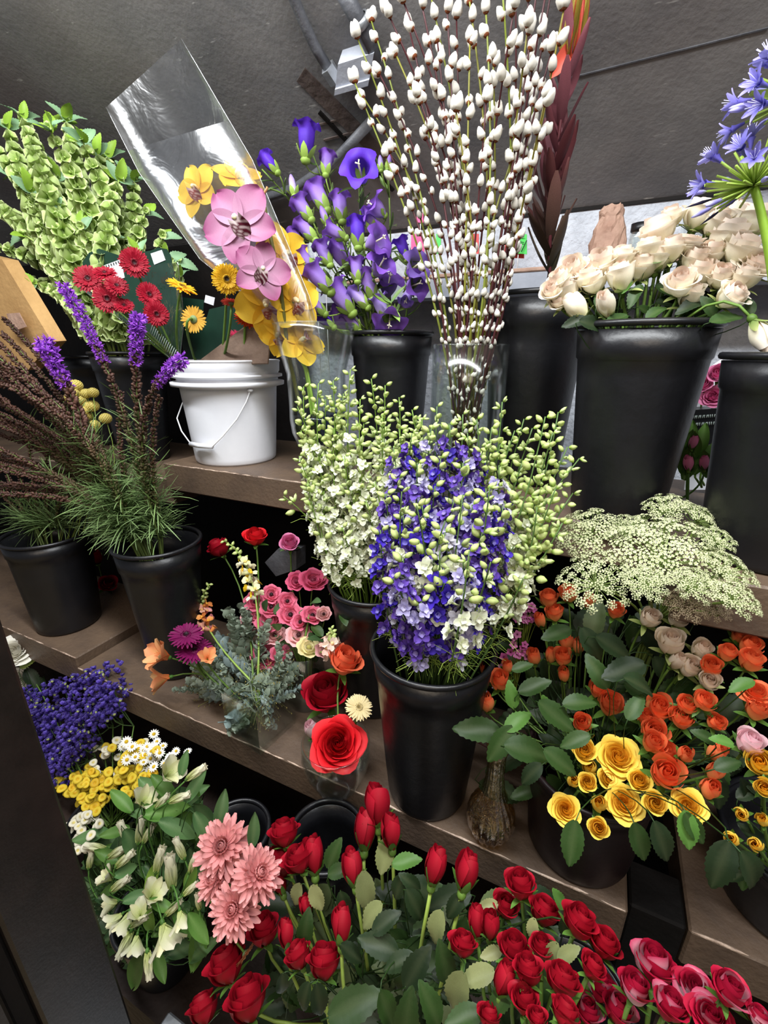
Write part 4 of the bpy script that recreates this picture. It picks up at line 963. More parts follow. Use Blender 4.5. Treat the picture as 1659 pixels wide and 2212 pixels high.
# larkspur
def larkspur(tips, B, label, kinds, yf, sc=.026, start=.30, budtop=.42, rimspread=.75, spc=.0165, feather=True, cap=30):
    rk = ranks(tips)
    for i, (x, y) in enumerate(tips):
        tip = P(x, y, Y=yf(x, y)+U(-.03, .03)); base = in_bucket(B, .35); path = spray_path(base, through_rim(B, tip, rimspread)+jit(.012), tip, .55)
        rt = grown('larkspur_stem', label.format(rk[i]), 'flower stem', path, .0022, .0012, lin('#6f9038') if 'blue' not in label else lin('#54703a'))
        L = (tip-path[1]).length; inv = M.Translation(-base); n = min(cap, int(L*(1-start)/spc)); kd = kinds[i % len(kinds)]
        for k in range(n):
            f = 1-(k+.2)/n*(1-start); p, t = along(path[1:], f); top = (1-f)/(1-start)
            d = (side_dir(t, k*2.4+U(-.3, .3))+t*U(.3, .9)+camd(p)*.25).normalized()
            if top < budtop: m_, s = larkspur_mesh(R.choice(('bud', 'bud', 'budpair')), R.randrange(2)), sc*(.62+.42*top/budtop)*U(.8, 1.2)
            else: m_, s = larkspur_mesh(R.choice(kd), R.randrange(3)), sc*U(.85, 1.15)
            part('bud' if top < budtop else 'floret', m_, rt, inv @ frame(p+d*(.003+.009*min(1, top*2)), d, s, U(0, 6)))
        if feather:
            mb = MB()
            for k in range(22):
                p, t = along(path[1:], U(.0, start+.15)); d = (side_dir(t, U(0, 6.28))+t*U(-.2, .9)).normalized(); q = p+d*U(.02, .05)
                tube(mb, [p-base, p.lerp(q, .5)+UP*.004-base, q+jit(.01)-base], [.0007, .0006, .0003], mix(lin('#7f9a3c'), lin('#a9bf58'), R.random()), 3, False)
            part('feathery_leaves', mb.mesh('feathery_leaves', 'stem'), rt, kind='stuff')
gw = [(642, 878), (656, 835), (688, 828), (720, 822), (757, 798), (802, 818), (832, 832), (862, 858), (704, 862), (742, 850), (778, 862), (650, 930), (646, 985), (676, 950), (890, 885), (826, 895), (786, 915), (722, 925), (692, 985), (912, 905), (664, 1040), (744, 985), (790, 985), (830, 960), (700, 1060), (760, 1060), (862, 925), (690, 1120), (740, 1140), (790, 1080), (722, 880), (810, 1040)]
larkspur(gw, B2, 'pale green and white larkspur stem, {} from the left in the rear bucket', [('cream',)], lerpY(800, .95, 1150, .82), start=.10, budtop=.36, spc=.0105, cap=42)
gr = [(1085, 868), (1132, 905), (1178, 900), (1206, 890), (1194, 935), (1226, 965), (1252, 990), (1150, 925), (1112, 930), (1062, 925), (1238, 1065), (1184, 1000), (1130, 995), (1200, 1055), (1000, 895), (944, 878), (1160, 1095), (1110, 1180), (1080, 960), (1215, 1130), (900, 905), (970, 915), (1030, 905), (1150, 1180), (1130, 1250)]
larkspur(gr, B1, 'green budded larkspur stem, {} from the left among those behind the blue larkspur', [('cream',)], lerpY(860, .90, 1200, .76), start=.26, budtop=.62, spc=.0115, cap=36)
bl = [(850, 965), (890, 935), (932, 925), (972, 918), (1010, 935), (1045, 968), (1078, 1005), (862, 1030), (902, 1000), (952, 990), (1000, 1000), (1050, 1055), (834, 1065), (822, 1145), (842, 1185), (1086, 1095), (982, 1080), (912, 1090), (960, 1150), (1042, 1150), (872, 1205), (932, 1235), (1000, 1200), (890, 1150), (1020, 1090), (870, 1110), (940, 1050), (1068, 1130), (850, 1250), (960, 1260), (910, 1300)]
larkspur(bl, B1, 'blue and violet larkspur stem, {} from the left in the front larkspur bucket', [('violet', 'violet', 'lilac'), ('blue', 'blue', 'violet'), ('silver', 'lilac', 'violet'), ('blue', 'violet')], lerpY(920, .84, 1260, .63), start=.06, budtop=.09, spc=.0095, cap=44)
fr = [(1000, 1068), (900, 1092), (962, 1125), (1058, 1052), (868, 1062), (1014, 1190), (1060, 1215), (950, 1190)]
larkspur(fr, B1, 'short cream larkspur sprig standing before the blue ones, {} from the left', [('cream',)], lerpY(1050, .68, 1220, .61), start=.25, budtop=.5, spc=.017)
larkspur([(612, 1072)], B2, 'stray larkspur sprig hanging out over the dark gap, {} from the shelf edge', [('cream',)], lambda x, y: .86, start=.72, budtop=.9, spc=.012)

# liatris
def liatris(path, label, purple, group=None, thick=1.0):
    base = path[0]; rt = grown('liatris_spike', label, 'flower spike', path, .003, .0022, lin('#5b6a34'), group)
    L = (path[-1]-path[1]).length; inv = M.Translation(-base); mb = MB(); n = int(L*.86/.0062)
    for k in range(n):
        f = 1-k/n*.86; p, t = along(path[1:], f); fr_ = 1-f
        if fr_*L < purple*.75: continue
        for q in range(3):
            d = (side_dir(t, k*1.9+q*2.1+U(-.6, .6))+t*U(.4, .9)).normalized(); r = .0037*thick*U(.7, 1.2); p = p+t*U(-.002, .002)
            g = min(1, max(0, (fr_-.45)/.4)); c = mix(mix(lin('#26161a'), lin('#4a2c26'), R.random()), lin('#46542a'), g)
            ball(mb, p+d*.006*thick-base, r, r*1.35, c, 5, 3, d, mix(c, lin('#a07a62'), .22))
    if mb.v: part('flower_buds', mb.mesh('flower_buds', 'leaf'), rt, kind='stuff')
    if purple:
        m_ = int(purple/.0095)
        for k in range(m_):
            f = 1-(k+.2)/m_*purple/L; p, t = along(path[1:], f)
            for q in range(3):
                d = (side_dir(t, k*.9+q*2.1+U(-.3, .3))+t*.6).normalized()
                part('floret', tuft_mesh(R.randrange(4)), rt, inv @ frame(p+d*.008*thick, d, .0128*thick*U(.8, 1.15)*(1-.4*k/m_), U(0, 6)))
    mb = MB()
    for k in range(70):
        f = U(0, .62)**1.2; p, t = along(path[1:], f); d = (side_dir(t, U(0, 6.28))+t*U(.2, 1.2)).normalized(); ll = U(.035, .095)*(1-.4*f)
        petal(mb, ll, .0013, mix(lin('#2f4022'), lin('#5f7a3c'), R.random()), lin('#6d8650'), 1, 4, 1, .5, U(-.9, .5), 0, .6, leafframe(p-base, d, UP+jit(.5), 1))
    for k in range(46):
        p, t = along(path[1:], U(0, .26)); d = (side_dir(t, U(0, 6.28))+t*U(.0, .9)).normalized()
        petal(mb, U(.06, .13), .0014, mix(lin('#33482a'), lin('#6a8448'), R.random()), lin('#7d9660'), 1, 5, 1, .5, U(-1.4, .2), 0, .6, leafframe(p-base, d, UP+jit(.5), 1))
    part('leaves', mb.mesh('leaves', 'leaf'), rt, kind='stuff')
def lpath(B, mids, tip, Yt, k=.5):
    t = P(*tip, Y=Yt); base = in_bucket(B, .2); m = P(*mids, Y=(Yt+B[1].y)/2)
    rp2 = through_rim(B, m, .7); return [base]+bez(rp2, m*2-(rp2+t)/2, t, 12)
for mids, tip, Yt, pl, th, lab in (((262, 880), (140, 622), .86, .17, 1.25, 'tall slim purple liatris spike leaning over the red gerbera sleeve'),
        ((205, 960), (96, 742), .80, .095, 1.75, 'thick fluffy purple liatris spike beside the yellow button flowers'),
        ((300, 900), (299, 688), .84, .115, 1.35, 'upright purple liatris spike standing before the dark bucket'),
        ((308, 930), (392, 778), .80, .085, 1.2, 'crooked purple liatris spike pointing at the white pail')):
    liatris(lpath(B4, mids, tip, Yt), lab, pl*1.4, None, th)
liatris(lpath(B4, (330, 1000), (345, 860), .84), 'short dark budded liatris spike standing before the shelf corner', 0)
liatris(lpath(B4, (265, 1000), (262, 850), .86), 'dark unopened liatris spike between the upright purple ones', 0)
for i in range(26):
    a = i/25; tip = (-70+95*math.sin(i*2.1)-30*a, 660+430*a+U(-25, 25)); m = (tip[0]*.45+330*.55+U(-20, 20), tip[1]*.45+1140*.55-30+U(-15, 15))
    liatris(lpath(B4, m, tip, .80+.12*math.sin(i*1.7)), f'dark budded liatris spike, {ORD[i]} from the top of the sheaf sweeping towards the door', 0, None, 1.05)
for i in range(6):
    tip = (-60+42*i+U(-10, 10), U(900, 1010)); liatris(lpath(B3, (tip[0]*.5+50, 1080), tip, .86), f'short grassy liatris spike, {ORD[i]} from the left in the outermost black bucket', 0, None, .9)
# craspedia
cr = [(164, 833, 32), (186, 850, 26), (201, 848, 26), (173, 866, 30), (192, 878, 28), (200, 877, 30), (228, 904, 28), (186, 900, 30), (195, 920, 28), (160, 850, 26), (193, 930, 30), (205, 917, 24), (178, 888, 26), (150, 860, 26)]
rk = ranks(cr)
@cached
def craspedia_mesh():
    mb = MB(); r = random.Random(2); ball(mb, V((0, 0, 0)), .95, .86, lin('#d4bc58'), 16, 10, None, lin('#ecdc84'))
    for k in range(150):
        z = 1-2*(k+.5)/150; a = k*2.4; s = math.sqrt(1-z*z); p = V((s*math.cos(a), s*math.sin(a), z*.9)); ball(mb, p*.95, .1, .1, mix(lin('#d8c258'), lin('#f0e08a'), r.random()), 4, 2, p)
    return mb.mesh('globe', 'petal')
for i, (x, y, d) in enumerate(cr):
    pos = P(x, y, Y=.98+U(-.03, .03)); hd = (UP+jit(.3)).normalized()
    flower('craspedia', f'round yellow billy button flower, {rk[i]} from the left behind the liatris', 'flower', [('globe', craspedia_mesh(), I4, ())], pos, hd, size_at(x, y, pos, d)/2, in_bucket(B3, .5), None, .0013, 'ystem', neck=.8)

# ------------------------------------------------------------------ bellflowers
stemt = [((662, 285), 1.26), ((566, 352), 1.2), ((706, 345), 1.3), ((775, 372), 1.22), ((838, 348), 1.3), ((640, 440), 1.22), ((885, 540), 1.24), ((728, 470), 1.2), ((800, 520), 1.2), ((845, 640), 1.17), ((690, 590), 1.17)]
rk = ranks([t[0] for t in stemt]); cst = []
for i, ((x, y), Y) in enumerate(stemt):
    tip = P(x, y+14, Y=Y); base = in_bucket(B7, .4); path = spray_path(base, through_rim(B7, tip, .6)+jit(.01), tip, .5)
    rt = grown('bellflower_stem', f'purple bellflower stem, {rk[i]} from the left by its tip', 'flower stem', path, .003, .002, lin('#6f8a3c'), n=6)
    cst.append((path, rt, base)); inv = M.Translation(-base)
    for k in range(12):
        p, t = along(path[1:], U(.1, .98)); d = (side_dir(t, k*2.4)+t*U(.0, .8)).normalized()
        part('leaf', lance_mesh('#6d8f40' if k % 2 else '#54743a', R.randrange(5)), rt, inv @ leafframe(p, d, UP+camd(p)*.5+jit(.3), U(.035, .065)))
CB = [(662, 300, 92, 88, 'bell', 'deep', .35), (582, 352, 62, 130, 'bell', 'deep', .1), (778, 368, 80, 105, 'wide', 'deep', 1.6), (706, 352, 62, 85, 'bell', 'mid', 0), (632, 400, 56, 100, 'bud', 'pale', 0), (690, 425, 84, 118, 'bell', 'mid', -.1), (735, 445, 74, 98, 'bell', 'mid', .1), (810, 448, 62, 140, 'wide', 'mid', .5), (773, 500, 76, 92, 'bell', 'deep', .1), (655, 450, 70, 125, 'bell', 'mid', 0), (662, 495, 70, 128, 'bell', 'mid', 0),
      (640, 520, 66, 120, 'bell', 'mid', 0), (700, 465, 50, 110, 'bud', 'mid', 0), (722, 500, 62, 150, 'bell', 'mid', .2), (738, 552, 88, 125, 'bell', 'mid', .2), (815, 520, 68, 30, 'wide', 'mid', .8), (822, 572, 62, 60, 'wide', 'mid', 1.0), (795, 610, 74, 105, 'bell', 'mid', .2), (688, 600, 84, 130, 'bell', 'mid', .2), (735, 640, 90, 125, 'bell', 'mid', .3), (735, 690, 84, 135, 'bell', 'mid', .3), (775, 640, 66, 130, 'bell', 'pale', .1), (840, 612, 64, 80, 'wide', 'mid', .8), (822, 660, 64, 110, 'bell', 'pale', .3),
      (842, 690, 66, 265, 'wide', 'mid', .6), (898, 575, 64, 40, 'wide', 'pale', 1.2), (897, 615, 60, 20, 'wide', 'mid', 1.2), (870, 535, 58, 110, 'bell', 'deep', .2), (700, 545, 66, 115, 'bell', 'mid', .1), (680, 660, 60, 140, 'bell', 'mid', .2), (770, 580, 60, 95, 'bell', 'mid', .1), (840, 350, 40, 80, 'bud', 'mid', 0), (822, 352, 40, 95, 'bud', 'pale', 0), (760, 690, 60, 120, 'bell', 'mid', .2), (660, 560, 60, 130, 'bell', 'mid', .1), (800, 470, 60, 100, 'bell', 'mid', .3), (700, 690, 56, 140, 'bell', 'deep', .1), (880, 640, 50, 250, 'bell', 'pale', .3)]
for x, y, ln, ang, kind, tone, tow in CB:
    pth = min(cst, key=lambda s: min((P(x, y+20, Y=q.y)-q).length for q in s[0][3:]))
    Y = min(pth[0][3:], key=lambda q: (P(x, y+20, Y=q.y)-q).length).y-.04
    pos = P(x, y, Y=Y); d = imgdir(ang, tow, pos); L = size_at(x, y, pos, ln)*(.98 if tow < .5 else .95); b = pos-d*L*.5
    pr = campanula_proto(kind, tone); nm, me, _, _ = pr[0]; inv = M.Translation(-pth[2])
    o = part('bell', me, pth[1], inv @ frame(b, d, L, U(0, 6)))
    for n2, m2, lm, _ in pr[1:]: part(n2, m2, o, lm)
    s = min(pth[0][1:], key=lambda q: (q-(b-UP*.05)).length); mb = MB(); tube(mb, [q-pth[2] for q in bez(b, b-d*L*.35, s, 4)], .0018, lin('#7f9a44'), 5); part('flower_stalk', mb.mesh('flower_stalk', 'stem'), pth[1])

# ------------------------------------------------------------------ leucadendron
for x, y, Y, nb, pth, lab in ((1243, 30, 1.2, 26, (1196, 400), 'tall dark red leucadendron stem with a yellow and red bract head'), (1190, 300, 1.32, 15, (1185, 480), 'shorter bronze leucadendron stem behind the tall one')):
    tip = P(x, y, Y=Y); base = in_bucket(B9, .4, .3); m = P(*pth, Y=(Y+1.28)/2); rp2 = P(1188, 612, Y=1.29)
    path = [base]+bez(rp2, m*2-(rp2+tip)/2, tip, 12); rt = grown('leucadendron_stem', lab, 'foliage stem', path, .0045, .003, lin('#5c2a30'), n=7); inv = M.Translation(-base)
    for k in range(nb):
        f = .02+.9*k/nb; p, t = along(path[1:], f); d = (t*1.0+side_dir(t, k*2.4)*U(.42, .7)).normalized()
        c = mix(lin('#4c4f3e'), lin('#52272c'), min(1, f*2)) if f < .5 else mix(lin('#52272c'), lin('#8a5560'), (f-.5)*1.8)
        mb = MB(); petal(mb, 1, .115, mix(c, (0, 0, 0), .25), mix(c, lin('#9a4a50'), .15), 4, 7, .95, .6, U(-.1, .5), .25, .35)
        part('leaf', mb.mesh('leaf', 'leaf'), rt, inv @ leafframe(p, d, side_dir(t, k*2.4)*-1, U(.10, .135)))
    if nb > 20:
        for k in range(9):
            t = (path[-1]-path[-3]).normalized(); d = (t+side_dir(t, k*2.4)*(.12+.05*(k % 3))).normalized(); c = (lin('#a39a3e'), lin('#b8402e'), lin('#8c7c30'))[k % 3]
            mb = MB(); petal(mb, 1, .17, mix(c, lin('#5a3020'), .4), c, 4, 6, .8, .6, .3, .3, .4); part('bract', mb.mesh('bract', 'leaf'), rt, inv @ leafframe(tip-t*.07, d, side_dir(t, k*2.4)*-1, U(.11, .15)))
        mb = MB(); c = lin('#e0604a'); petal(mb, 1, .25, lin('#a03a30'), c, 4, 6, .8, .6, -1.3, .3, .5); p = P(1225, 75, Y=1.19)
        part('bract', mb.mesh('bract', 'leaf'), rt, inv @ leafframe(tip-t*.05, (imgdir(235)+camd(tip)).normalized(), camd(tip), .06), label='salmon red curled bract')

# ------------------------------------------------------------------ agapanthus
for x, y, Y, lab, wilt in ((1628, 402, .95, 'agapanthus head with few blue florets on a bare green stalk', 1), (1735, 205, .93, 'fuller blue agapanthus head reaching in above the other', 0)):
    c = P(x, y, Y=Y); base = in_bucket(B10, .5); tp = P(1668, 520, Y=.95) if wilt else P(1760, 450, Y=.93); path = [base]+bez(through_rim(B10, tp, .4), tp, c, 10)
    rt = grown('agapanthus', lab, 'flower', path, .0065, .0055, lin('#8db43a'), n=9); inv = M.Translation(-base); ax = ((c-tp).normalized()+UP*.3).normalized()
    mb = MB(); ends = []
    for k in range(60):
        z = 1-1.25*(k+.5)/60; a = k*2.4; s = math.sqrt(max(0, 1-z*z)); l = ax.orthogonal().normalized(); w = ax.cross(l)
        d = (ax*z+(l*math.cos(a)+w*math.sin(a))*s).normalized(); rl = .056*U(.8, 1.1); tube(mb, [c-base, c+d*rl-base], .0019, lin('#9cb84c'), 4); ends.append((c+d*rl, d))
    part('flower_stalks', mb.mesh('flower_stalks', 'stem'), rt, kind='stuff')
    for k, (p, d) in enumerate(ends):
        up = d.dot((UP*1.0-RT*.9).normalized())
        if (wilt and up > .55 and k % 3 == 0) or (not wilt and d.dot(-RT+UP*.2) > .1 and k % 3 == 0): part('floret', agapanthus_mesh('flower'), rt, inv @ frame(p, (d+jit(.15)).normalized(), .037*U(.85, 1.1), U(0, 6)))
        elif k % 3 == 0 or (not wilt and k % 2): part('bud', agapanthus_mesh('bud'), rt, inv @ frame(p, d, .03, 0))
        elif d.z < -.15 and k % 2: part('spent_floret', agapanthus_mesh('wilt'), rt, inv @ frame(p, d, .04, 0))
    mb = MB(); petal(mb, 1, .16, lin('#8aa83c'), lin('#a6bd5a'), 4, 6, .8, .7, .2, .4, .3); part('spathe', mb.mesh('spathe', 'leaf'), rt, inv @ leafframe(c, imgdir(188), UP, .075))

# ------------------------------------------------------------------ white lace flowers
UB = [(1448, 1162, 268, (0.05, .6), .80, 0), (1256, 1134, 140, (-.5, .5), .86, 0), (1282, 1240, 165, (-.3, 1.0), .74, 0), (1585, 1212, 150, (.5, .6), .77, 0), (1528, 1106, 105, (.5, .4), .92, 0), (1398, 1250, 105, (0, 1.1), .71, 0), (1600, 1280, 125, (.5, 1.0), .71, 0), (1440, 1082, 105, (-.1, .3), .94, 0), (1350, 1132, 90, (-.3, .6), .88, 0), (1505, 1252, 110, (.2, 1.0), .72, 0), (1482, 1296, 100, (.1, 1.0), .74, 1), (1548, 1308, 80, (.3, 1.0), .76, 1), (1560, 1155, 90, (.4, .7), .80, 0)]
rk = ranks(UB)
ctr = P(1400, 1400, Y=.97)
for i, (x, y, dp, (lx, cz), Y, dry) in enumerate(UB):
    c = P(x, y, Y=Y); Rm = size_at(x, y, c, dp)/2; ax = (UP*.75+RT*lx+camd(c)*cz*.55).normalized(); o0 = c-ax*Rm*.62; base = in_bucket(B5, .6, .4)
    path = [base]+bez(ctr+jit(.015), ctr+UP*.1, o0, 8)
    rt = grown('lace_flower_umbel', (f'browned dry lace flower umbel, {rk[i]} from the left among the lace flowers' if dry else f'cream white lace flower umbel, {rk[i]} from the left over the orange roses'), 'flower', path, .003, .002, lin('#7d9448'), n=6)
    inv = M.Translation(-base); mb = MB(); n = int(16+dp/7.5)
    for k in range(n):
        rr_ = math.sqrt((k+.4)/n); a = k*2.4; l = ax.orthogonal().normalized(); w = ax.cross(l)
        p = o0+(l*math.cos(a)+w*math.sin(a))*Rm*rr_+ax*Rm*(.62*(1-.55*rr_*rr_)+U(-.09, .09))
        d = ((p-o0).normalized()+ax).normalized()
        part('umbellet', umbellet_mesh(R.randrange(5), dry), rt, inv @ frame(p, d, Rm*(.17 if dp > 140 else .21)*U(.85, 1.15), U(0, 6)))
        tube(mb, [q-base for q in bez(o0, o0.lerp(p, .5)+ax*Rm*-.05, p-d*Rm*.12, 3)], .0008, lin('#93a860') if not dry else lin('#7d6c50'), 3, False)
    for k in range(12): d = (side_dir(ax, k*.52)-ax*U(0, .5)).normalized(); tube(mb, [o0-base, o0+d*Rm*.35-base, o0+d*Rm*.6+UP*.01-base], .0007, lin('#6d8a44'), 3, False)
    part('rays', mb.mesh('rays', 'stem'), rt, kind='stuff')

# ------------------------------------------------------------------ gerberas, cards and sleeve in the pail
PB = (WP, WP+V((0, 0, h)), .14)
GB = [(490, 603, 74, 1.0, (0, .25, 1.0), ('#f2c52a', '#d99a1e', '#3a2818', 30, 1), 'yellow gerbera with a dark eye facing out of the pail'),
      (393, 620, 74, 1.05, (.45, 1.0, .25), ('#f0b52a', '#d88f1e', '#3a2818', 26, 0), 'yellow gerbera tilted up, seen edge on above the pail'),
      (418, 690, 64, 1.05, (.35, -.1, -.75), ('#e2b048', '#c98f2c', '#3a2818', 26, 0), 'yellow gerbera turned away showing its green back'),
      (500, 655, 50, 1.06, (.1, .8, -.3), ('#e85a4a', '#d8402e', '#8a3a20', 22, 0), 'coral gerbera below the big yellow one'),
      (533, 655, 60, 1.10, (.2, .9, .2), ('#e0641e', '#c84a14', '#5a2a10', 26, 0), 'orange gerbera beside the orchid sleeve'),
      (535, 690, 64, 1.12, (.2, .6, .4), ('#c8451a', '#a83410', '#5a2a10', 26, 0), 'darker burnt orange gerbera under the orange one'),
      (513, 730, 46, 1.14, (.5, .5, .4), ('#e84a70', '#d83060', '#8a2a40', 22, 0), 'hot pink gerbera low behind the cardboard flap')]
for x, y, d, Y, hdv, pr, lab in GB:
    pos = P(x, y, Y=Y); hd = (RT*hdv[0]+UP*hdv[1]+camd(pos)*hdv[2]).normalized(); flower('gerbera', lab, 'flower', gerbera_proto(*pr), pos, hd, size_at(x, y, pos, d)/2, WP+V((U(-.05, .05), U(-.04, .04), .1)), P(x+U(-25, 10), 772, Y=1.12), .0035, 'stem', neck=.2)
RG = [(290, 567, 74, (0, .2, 1)), (190, 602, 76, (-.2, .5, 1)), (226, 590, 60, (-.1, .8, .6)), (252, 617, 60, (.1, .5, .6)), (232, 645, 74, (-.2, .2, .8)), (322, 636, 62, (.3, .3, .8)), (338, 678, 62, (.2, .1, .9)), (268, 660, 50, (0, .5, .5))]
rk = ranks(RG)
for i, (x, y, d, hdv) in enumerate(RG):
    pos = P(x, y, Y=.975+U(-.015, .015)); hd = (RT*hdv[0]+UP*hdv[1]+camd(pos)*hdv[2]).normalized()
    flower('gerbera', f'deep red gerbera in the printed sleeve, {rk[i]} from the left', 'flower', gerbera_proto('#a00c28', '#7c0a1e', '#4a0814', 28, 1), pos, hd, size_at(x, y, pos, d)/2, WP+V((-.06+U(-.02, .02), U(-.03, .03), .12)), P(378+U(-6, 10), 776, Y=1.12), .003, 'stem', neck=.2)
def plate(name, pts, Y, th, mat, parent=None, label=None, off=0.0):
    """flat card: an outline at real size with its own thickness; Y a number or one per corner"""
    vs = [P(x, y, Y=(Y[i] if isinstance(Y, (list, tuple)) else Y)) for i, (x, y) in enumerate(pts)]
    nrm = (vs[1]-vs[0]).cross(vs[2]-vs[0]).normalized(); nrm = nrm if nrm.dot(camd(vs[0])) > 0 else -nrm
    vs = [v+nrm*off for v in vs]
    n = len(vs); mb = MB(); mb.add(vs+[v-nrm*th for v in vs], [tuple(range(n)), tuple(range(2*n-1, n-1, -1))]+[(i, i+n, (i+1) % n+n, (i+1) % n) for i in range(n)], (.5,)*3)
    o = part(name, mb.mesh(name, mat, False), parent, label=label); return o
card = plate('display_card', [(152, 602), (180, 600), (178, 566), (192, 546), (214, 537), (240, 546), (262, 553), (326, 541), (342, 535), (360, 538), (368, 552), (396, 690), (388, 775), (365, 775), (290, 710)], 1.105, .002, 'card'); tag(card, 'dark green printed card behind the red gerberas with a wavy top', 'card')
plate('white_label', [(186, 588), (262, 560), (270, 600), (196, 622)], 1.105, .001, 'whitecard', card, off=.0015)
mb = MB(); lab0 = P(244, 570, Y=1.128)
for q in range(9):
    p = P(214+q*5.2, 581-q*1.9, Y=1.1015); boxm(mb, p-V((.0018, .0004, .003)), p+V((.0018, .0004, .003)))
part('label_print', mb.mesh('label_print', 'ink', False), card, kind='stuff')
plate('white_panel', [(326, 548), (350, 540), (358, 562), (334, 572)], 1.105, .001, 'whitecard', card, off=.0015)
for pts, Y, lab in (([(380, 640), (440, 648), (432, 775), (398, 775)], 1.19, 'small green card leaning behind the yellow gerbera stems'), ([(452, 668), (520, 652), (548, 700), (450, 776), (418, 776)], 1.17, 'green card with a slanted edge behind the pail rim')):
    tag(plate('display_card', pts, Y, .002, 'card'), lab, 'card')
plate('white_panel', [(444, 637), (464, 643), (461, 660), (441, 653)], 1.18, .001, 'whitecard', card)
fl = plate('cardboard_flap', [(432, 780), (552, 690), (572, 672), (590, 700), (476, 790)], [1.10, 1.12, 1.12, 1.12, 1.10], .004, 'cardboard'); tag(fl, 'folded brown cardboard flap slanting out of the white pail', 'cardboard')
plate('lower_panel', [(476, 788), (562, 720), (586, 702), (578, 784)], [1.10, 1.12, 1.12, 1.10], .004, 'cardboard', fl)
def sleeve(name, lab, Lp, Rp, Yb, Yt, mat, depth=.5, frontcut=.86, nu=10, flare=0.0, cat='sleeve'):
    """clear film sleeve, back and front sheet, between two edges that stand in the room"""
    n = len(Lp); rows = []
    for i in range(n):
        Y = Yb+(Yt-Yb)*i/(n-1); a, b = P(*Lp[i], Y=Y), P(*Rp[i], Y=Y); rows.append((a, b))
    fine = []
    for i in range(n-1):
        for q in range(6): t = q/6; fine.append((rows[i][0].lerp(rows[i+1][0], t), rows[i][1].lerp(rows[i+1][1], t)))
    fine.append(rows[-1]); K = len(fine); rt = None
    for side, nm in ((1, 'back_sheet'), (-1, 'front_sheet')):
        mb = MB(); vs = []; kk = K if side == 1 else int(K*frontcut); r = random.Random(4)
        for j in range(kk):
            a, b = fine[j]; c = (a+b)/2; w = (b-a)/2; nv_ = (c-CAM).normalized()*side
            for i in range(nu+1):
                th = PI*i/nu; vs.append(c-w*math.cos(th)+nv_*w.length*depth*math.sin(th)*(1+.12*math.sin(i*1.7+j*.5))+UP*.0)
        fs = [(j*(nu+1)+i, j*(nu+1)+i+1, (j+1)*(nu+1)+i+1, (j+1)*(nu+1)+i) for j in range(kk-1) for i in range(nu)]
        if rt is None:
            base = fine[0][0].lerp(fine[0][1], .5); rt = root(name, lab, cat, base)
        mb.add([v-base for v in vs], fs, (.9,)*3); part(nm, mb.mesh(nm, mat), rt)
    mb = MB()
    tube(mb, [f[0]-base for f in fine], .0011, (.9,)*3, 5); tube(mb, [f[1]-base for f in fine], .0011, (.9,)*3, 5); part('seam', mb.mesh('seam', 'cello'), rt, label='bright folded seam')
    return rt
sleeve('orchid_sleeve', 'big clear cellophane sleeve around the yellow orchids, open towards the ceiling', [(640, 765), (560, 662), (432, 560), (300, 372), (229, 232)], [(700, 765), (668, 640), (606, 490), (545, 345), (392, 84)], 1.06, 1.04, 'cello', .42, .84)
gs = sleeve('gerbera_sleeve', 'clear printed flower sleeve holding the red gerberas', [(374, 778), (262, 692), (134, 590)], [(388, 778), (398, 690), (384, 566)], 1.10, 1.06, 'sleeve', .3, .60)
mb = MB()
for q in range(15):
    x, y = 330+q*3.9, 702+q*4.1; a, b = P(x, y, Y=1.055), P(x-7, y+20-q*.3, Y=1.055); tube(mb, [a-gs.location, b-gs.location], .0011, (.8,)*3, 4)
part('printed_bars', mb.mesh('printed_bars', 'print'), gs, kind='stuff')

# orchids
OB = OV+V((0, 0, .1))
yo = ('#ecbc2c', '#f7d044', '#e6b028', '#8a2a1a')
for i, (x, y, d, hdv, roll, Y, lab) in enumerate(((430, 412, 124, (-.55, .35, .75), .4, 1.07, 'yellow orchid bloom uppermost in the cellophane sleeve, turned aside'), (515, 385, 120, (.1, .7, .55), 1.2, 1.07, 'yellow orchid bloom standing up behind the large pink orchid'), (612, 555, 140, (.5, .3, .7), .2, 1.07, 'yellow orchid bloom half hidden behind the pink orchid stem'), (580, 655, 150, (-.2, -.1, .9), .5, 1.06, 'wide yellow orchid bloom under the lower pink orchid'), (634, 652, 124, (.4, .1, .8), .1, 1.04, 'yellow orchid bloom with a red spotted lip facing out'), (606, 722, 100, (-.4, -.2, .8), .3, 1.07, 'yellow orchid bloom pressed in the mouth of the footed vase'), (648, 738, 110, (.35, .3, .6), 2.0, 1.06, 'lowest yellow orchid bloom inside the footed vase'))):
    pos = P(x, y, Y=Y); hd = (RT*hdv[0]+UP*hdv[1]+camd(pos)*hdv[2]).normalized()
    flower('orchid_bloom', lab, 'flower', orchid_proto(*yo, 0), pos, hd, size_at(x, y, pos, d)/2, OB+V((U(-.02, .02), U(-.02, .02), 0)), P(662+U(-4, 4), 800, Y=1.07), .003, 'lime', roll=roll)
pk = ('#84406a', '#934a74', '#b58aa2', '#4a0c20')
rt = None; st = [P(648, 880, Y=1.07), P(622, 760, Y=1.03), P(606, 620, Y=1.0), P(572, 450, Y=1.0), P(566, 425, Y=1.0)]
base = OB.copy(); rt = root('pink_orchid_stem', 'mauve pink orchid stem with two veined blooms in front of the cellophane', 'flower stem', base)
add_stem(rt, base, [base]+st, .0062, .004, lin('#5f5c28'), n=8)
mb = MB(); tube(mb, [P(566, 428, Y=1.0)-base, P(578, 404, Y=1.0)-base], .003, lin('#a87a4a'), 7); part('cut_stub', mb.mesh('cut_stub', 'stem'), rt, label='tan cut stub')
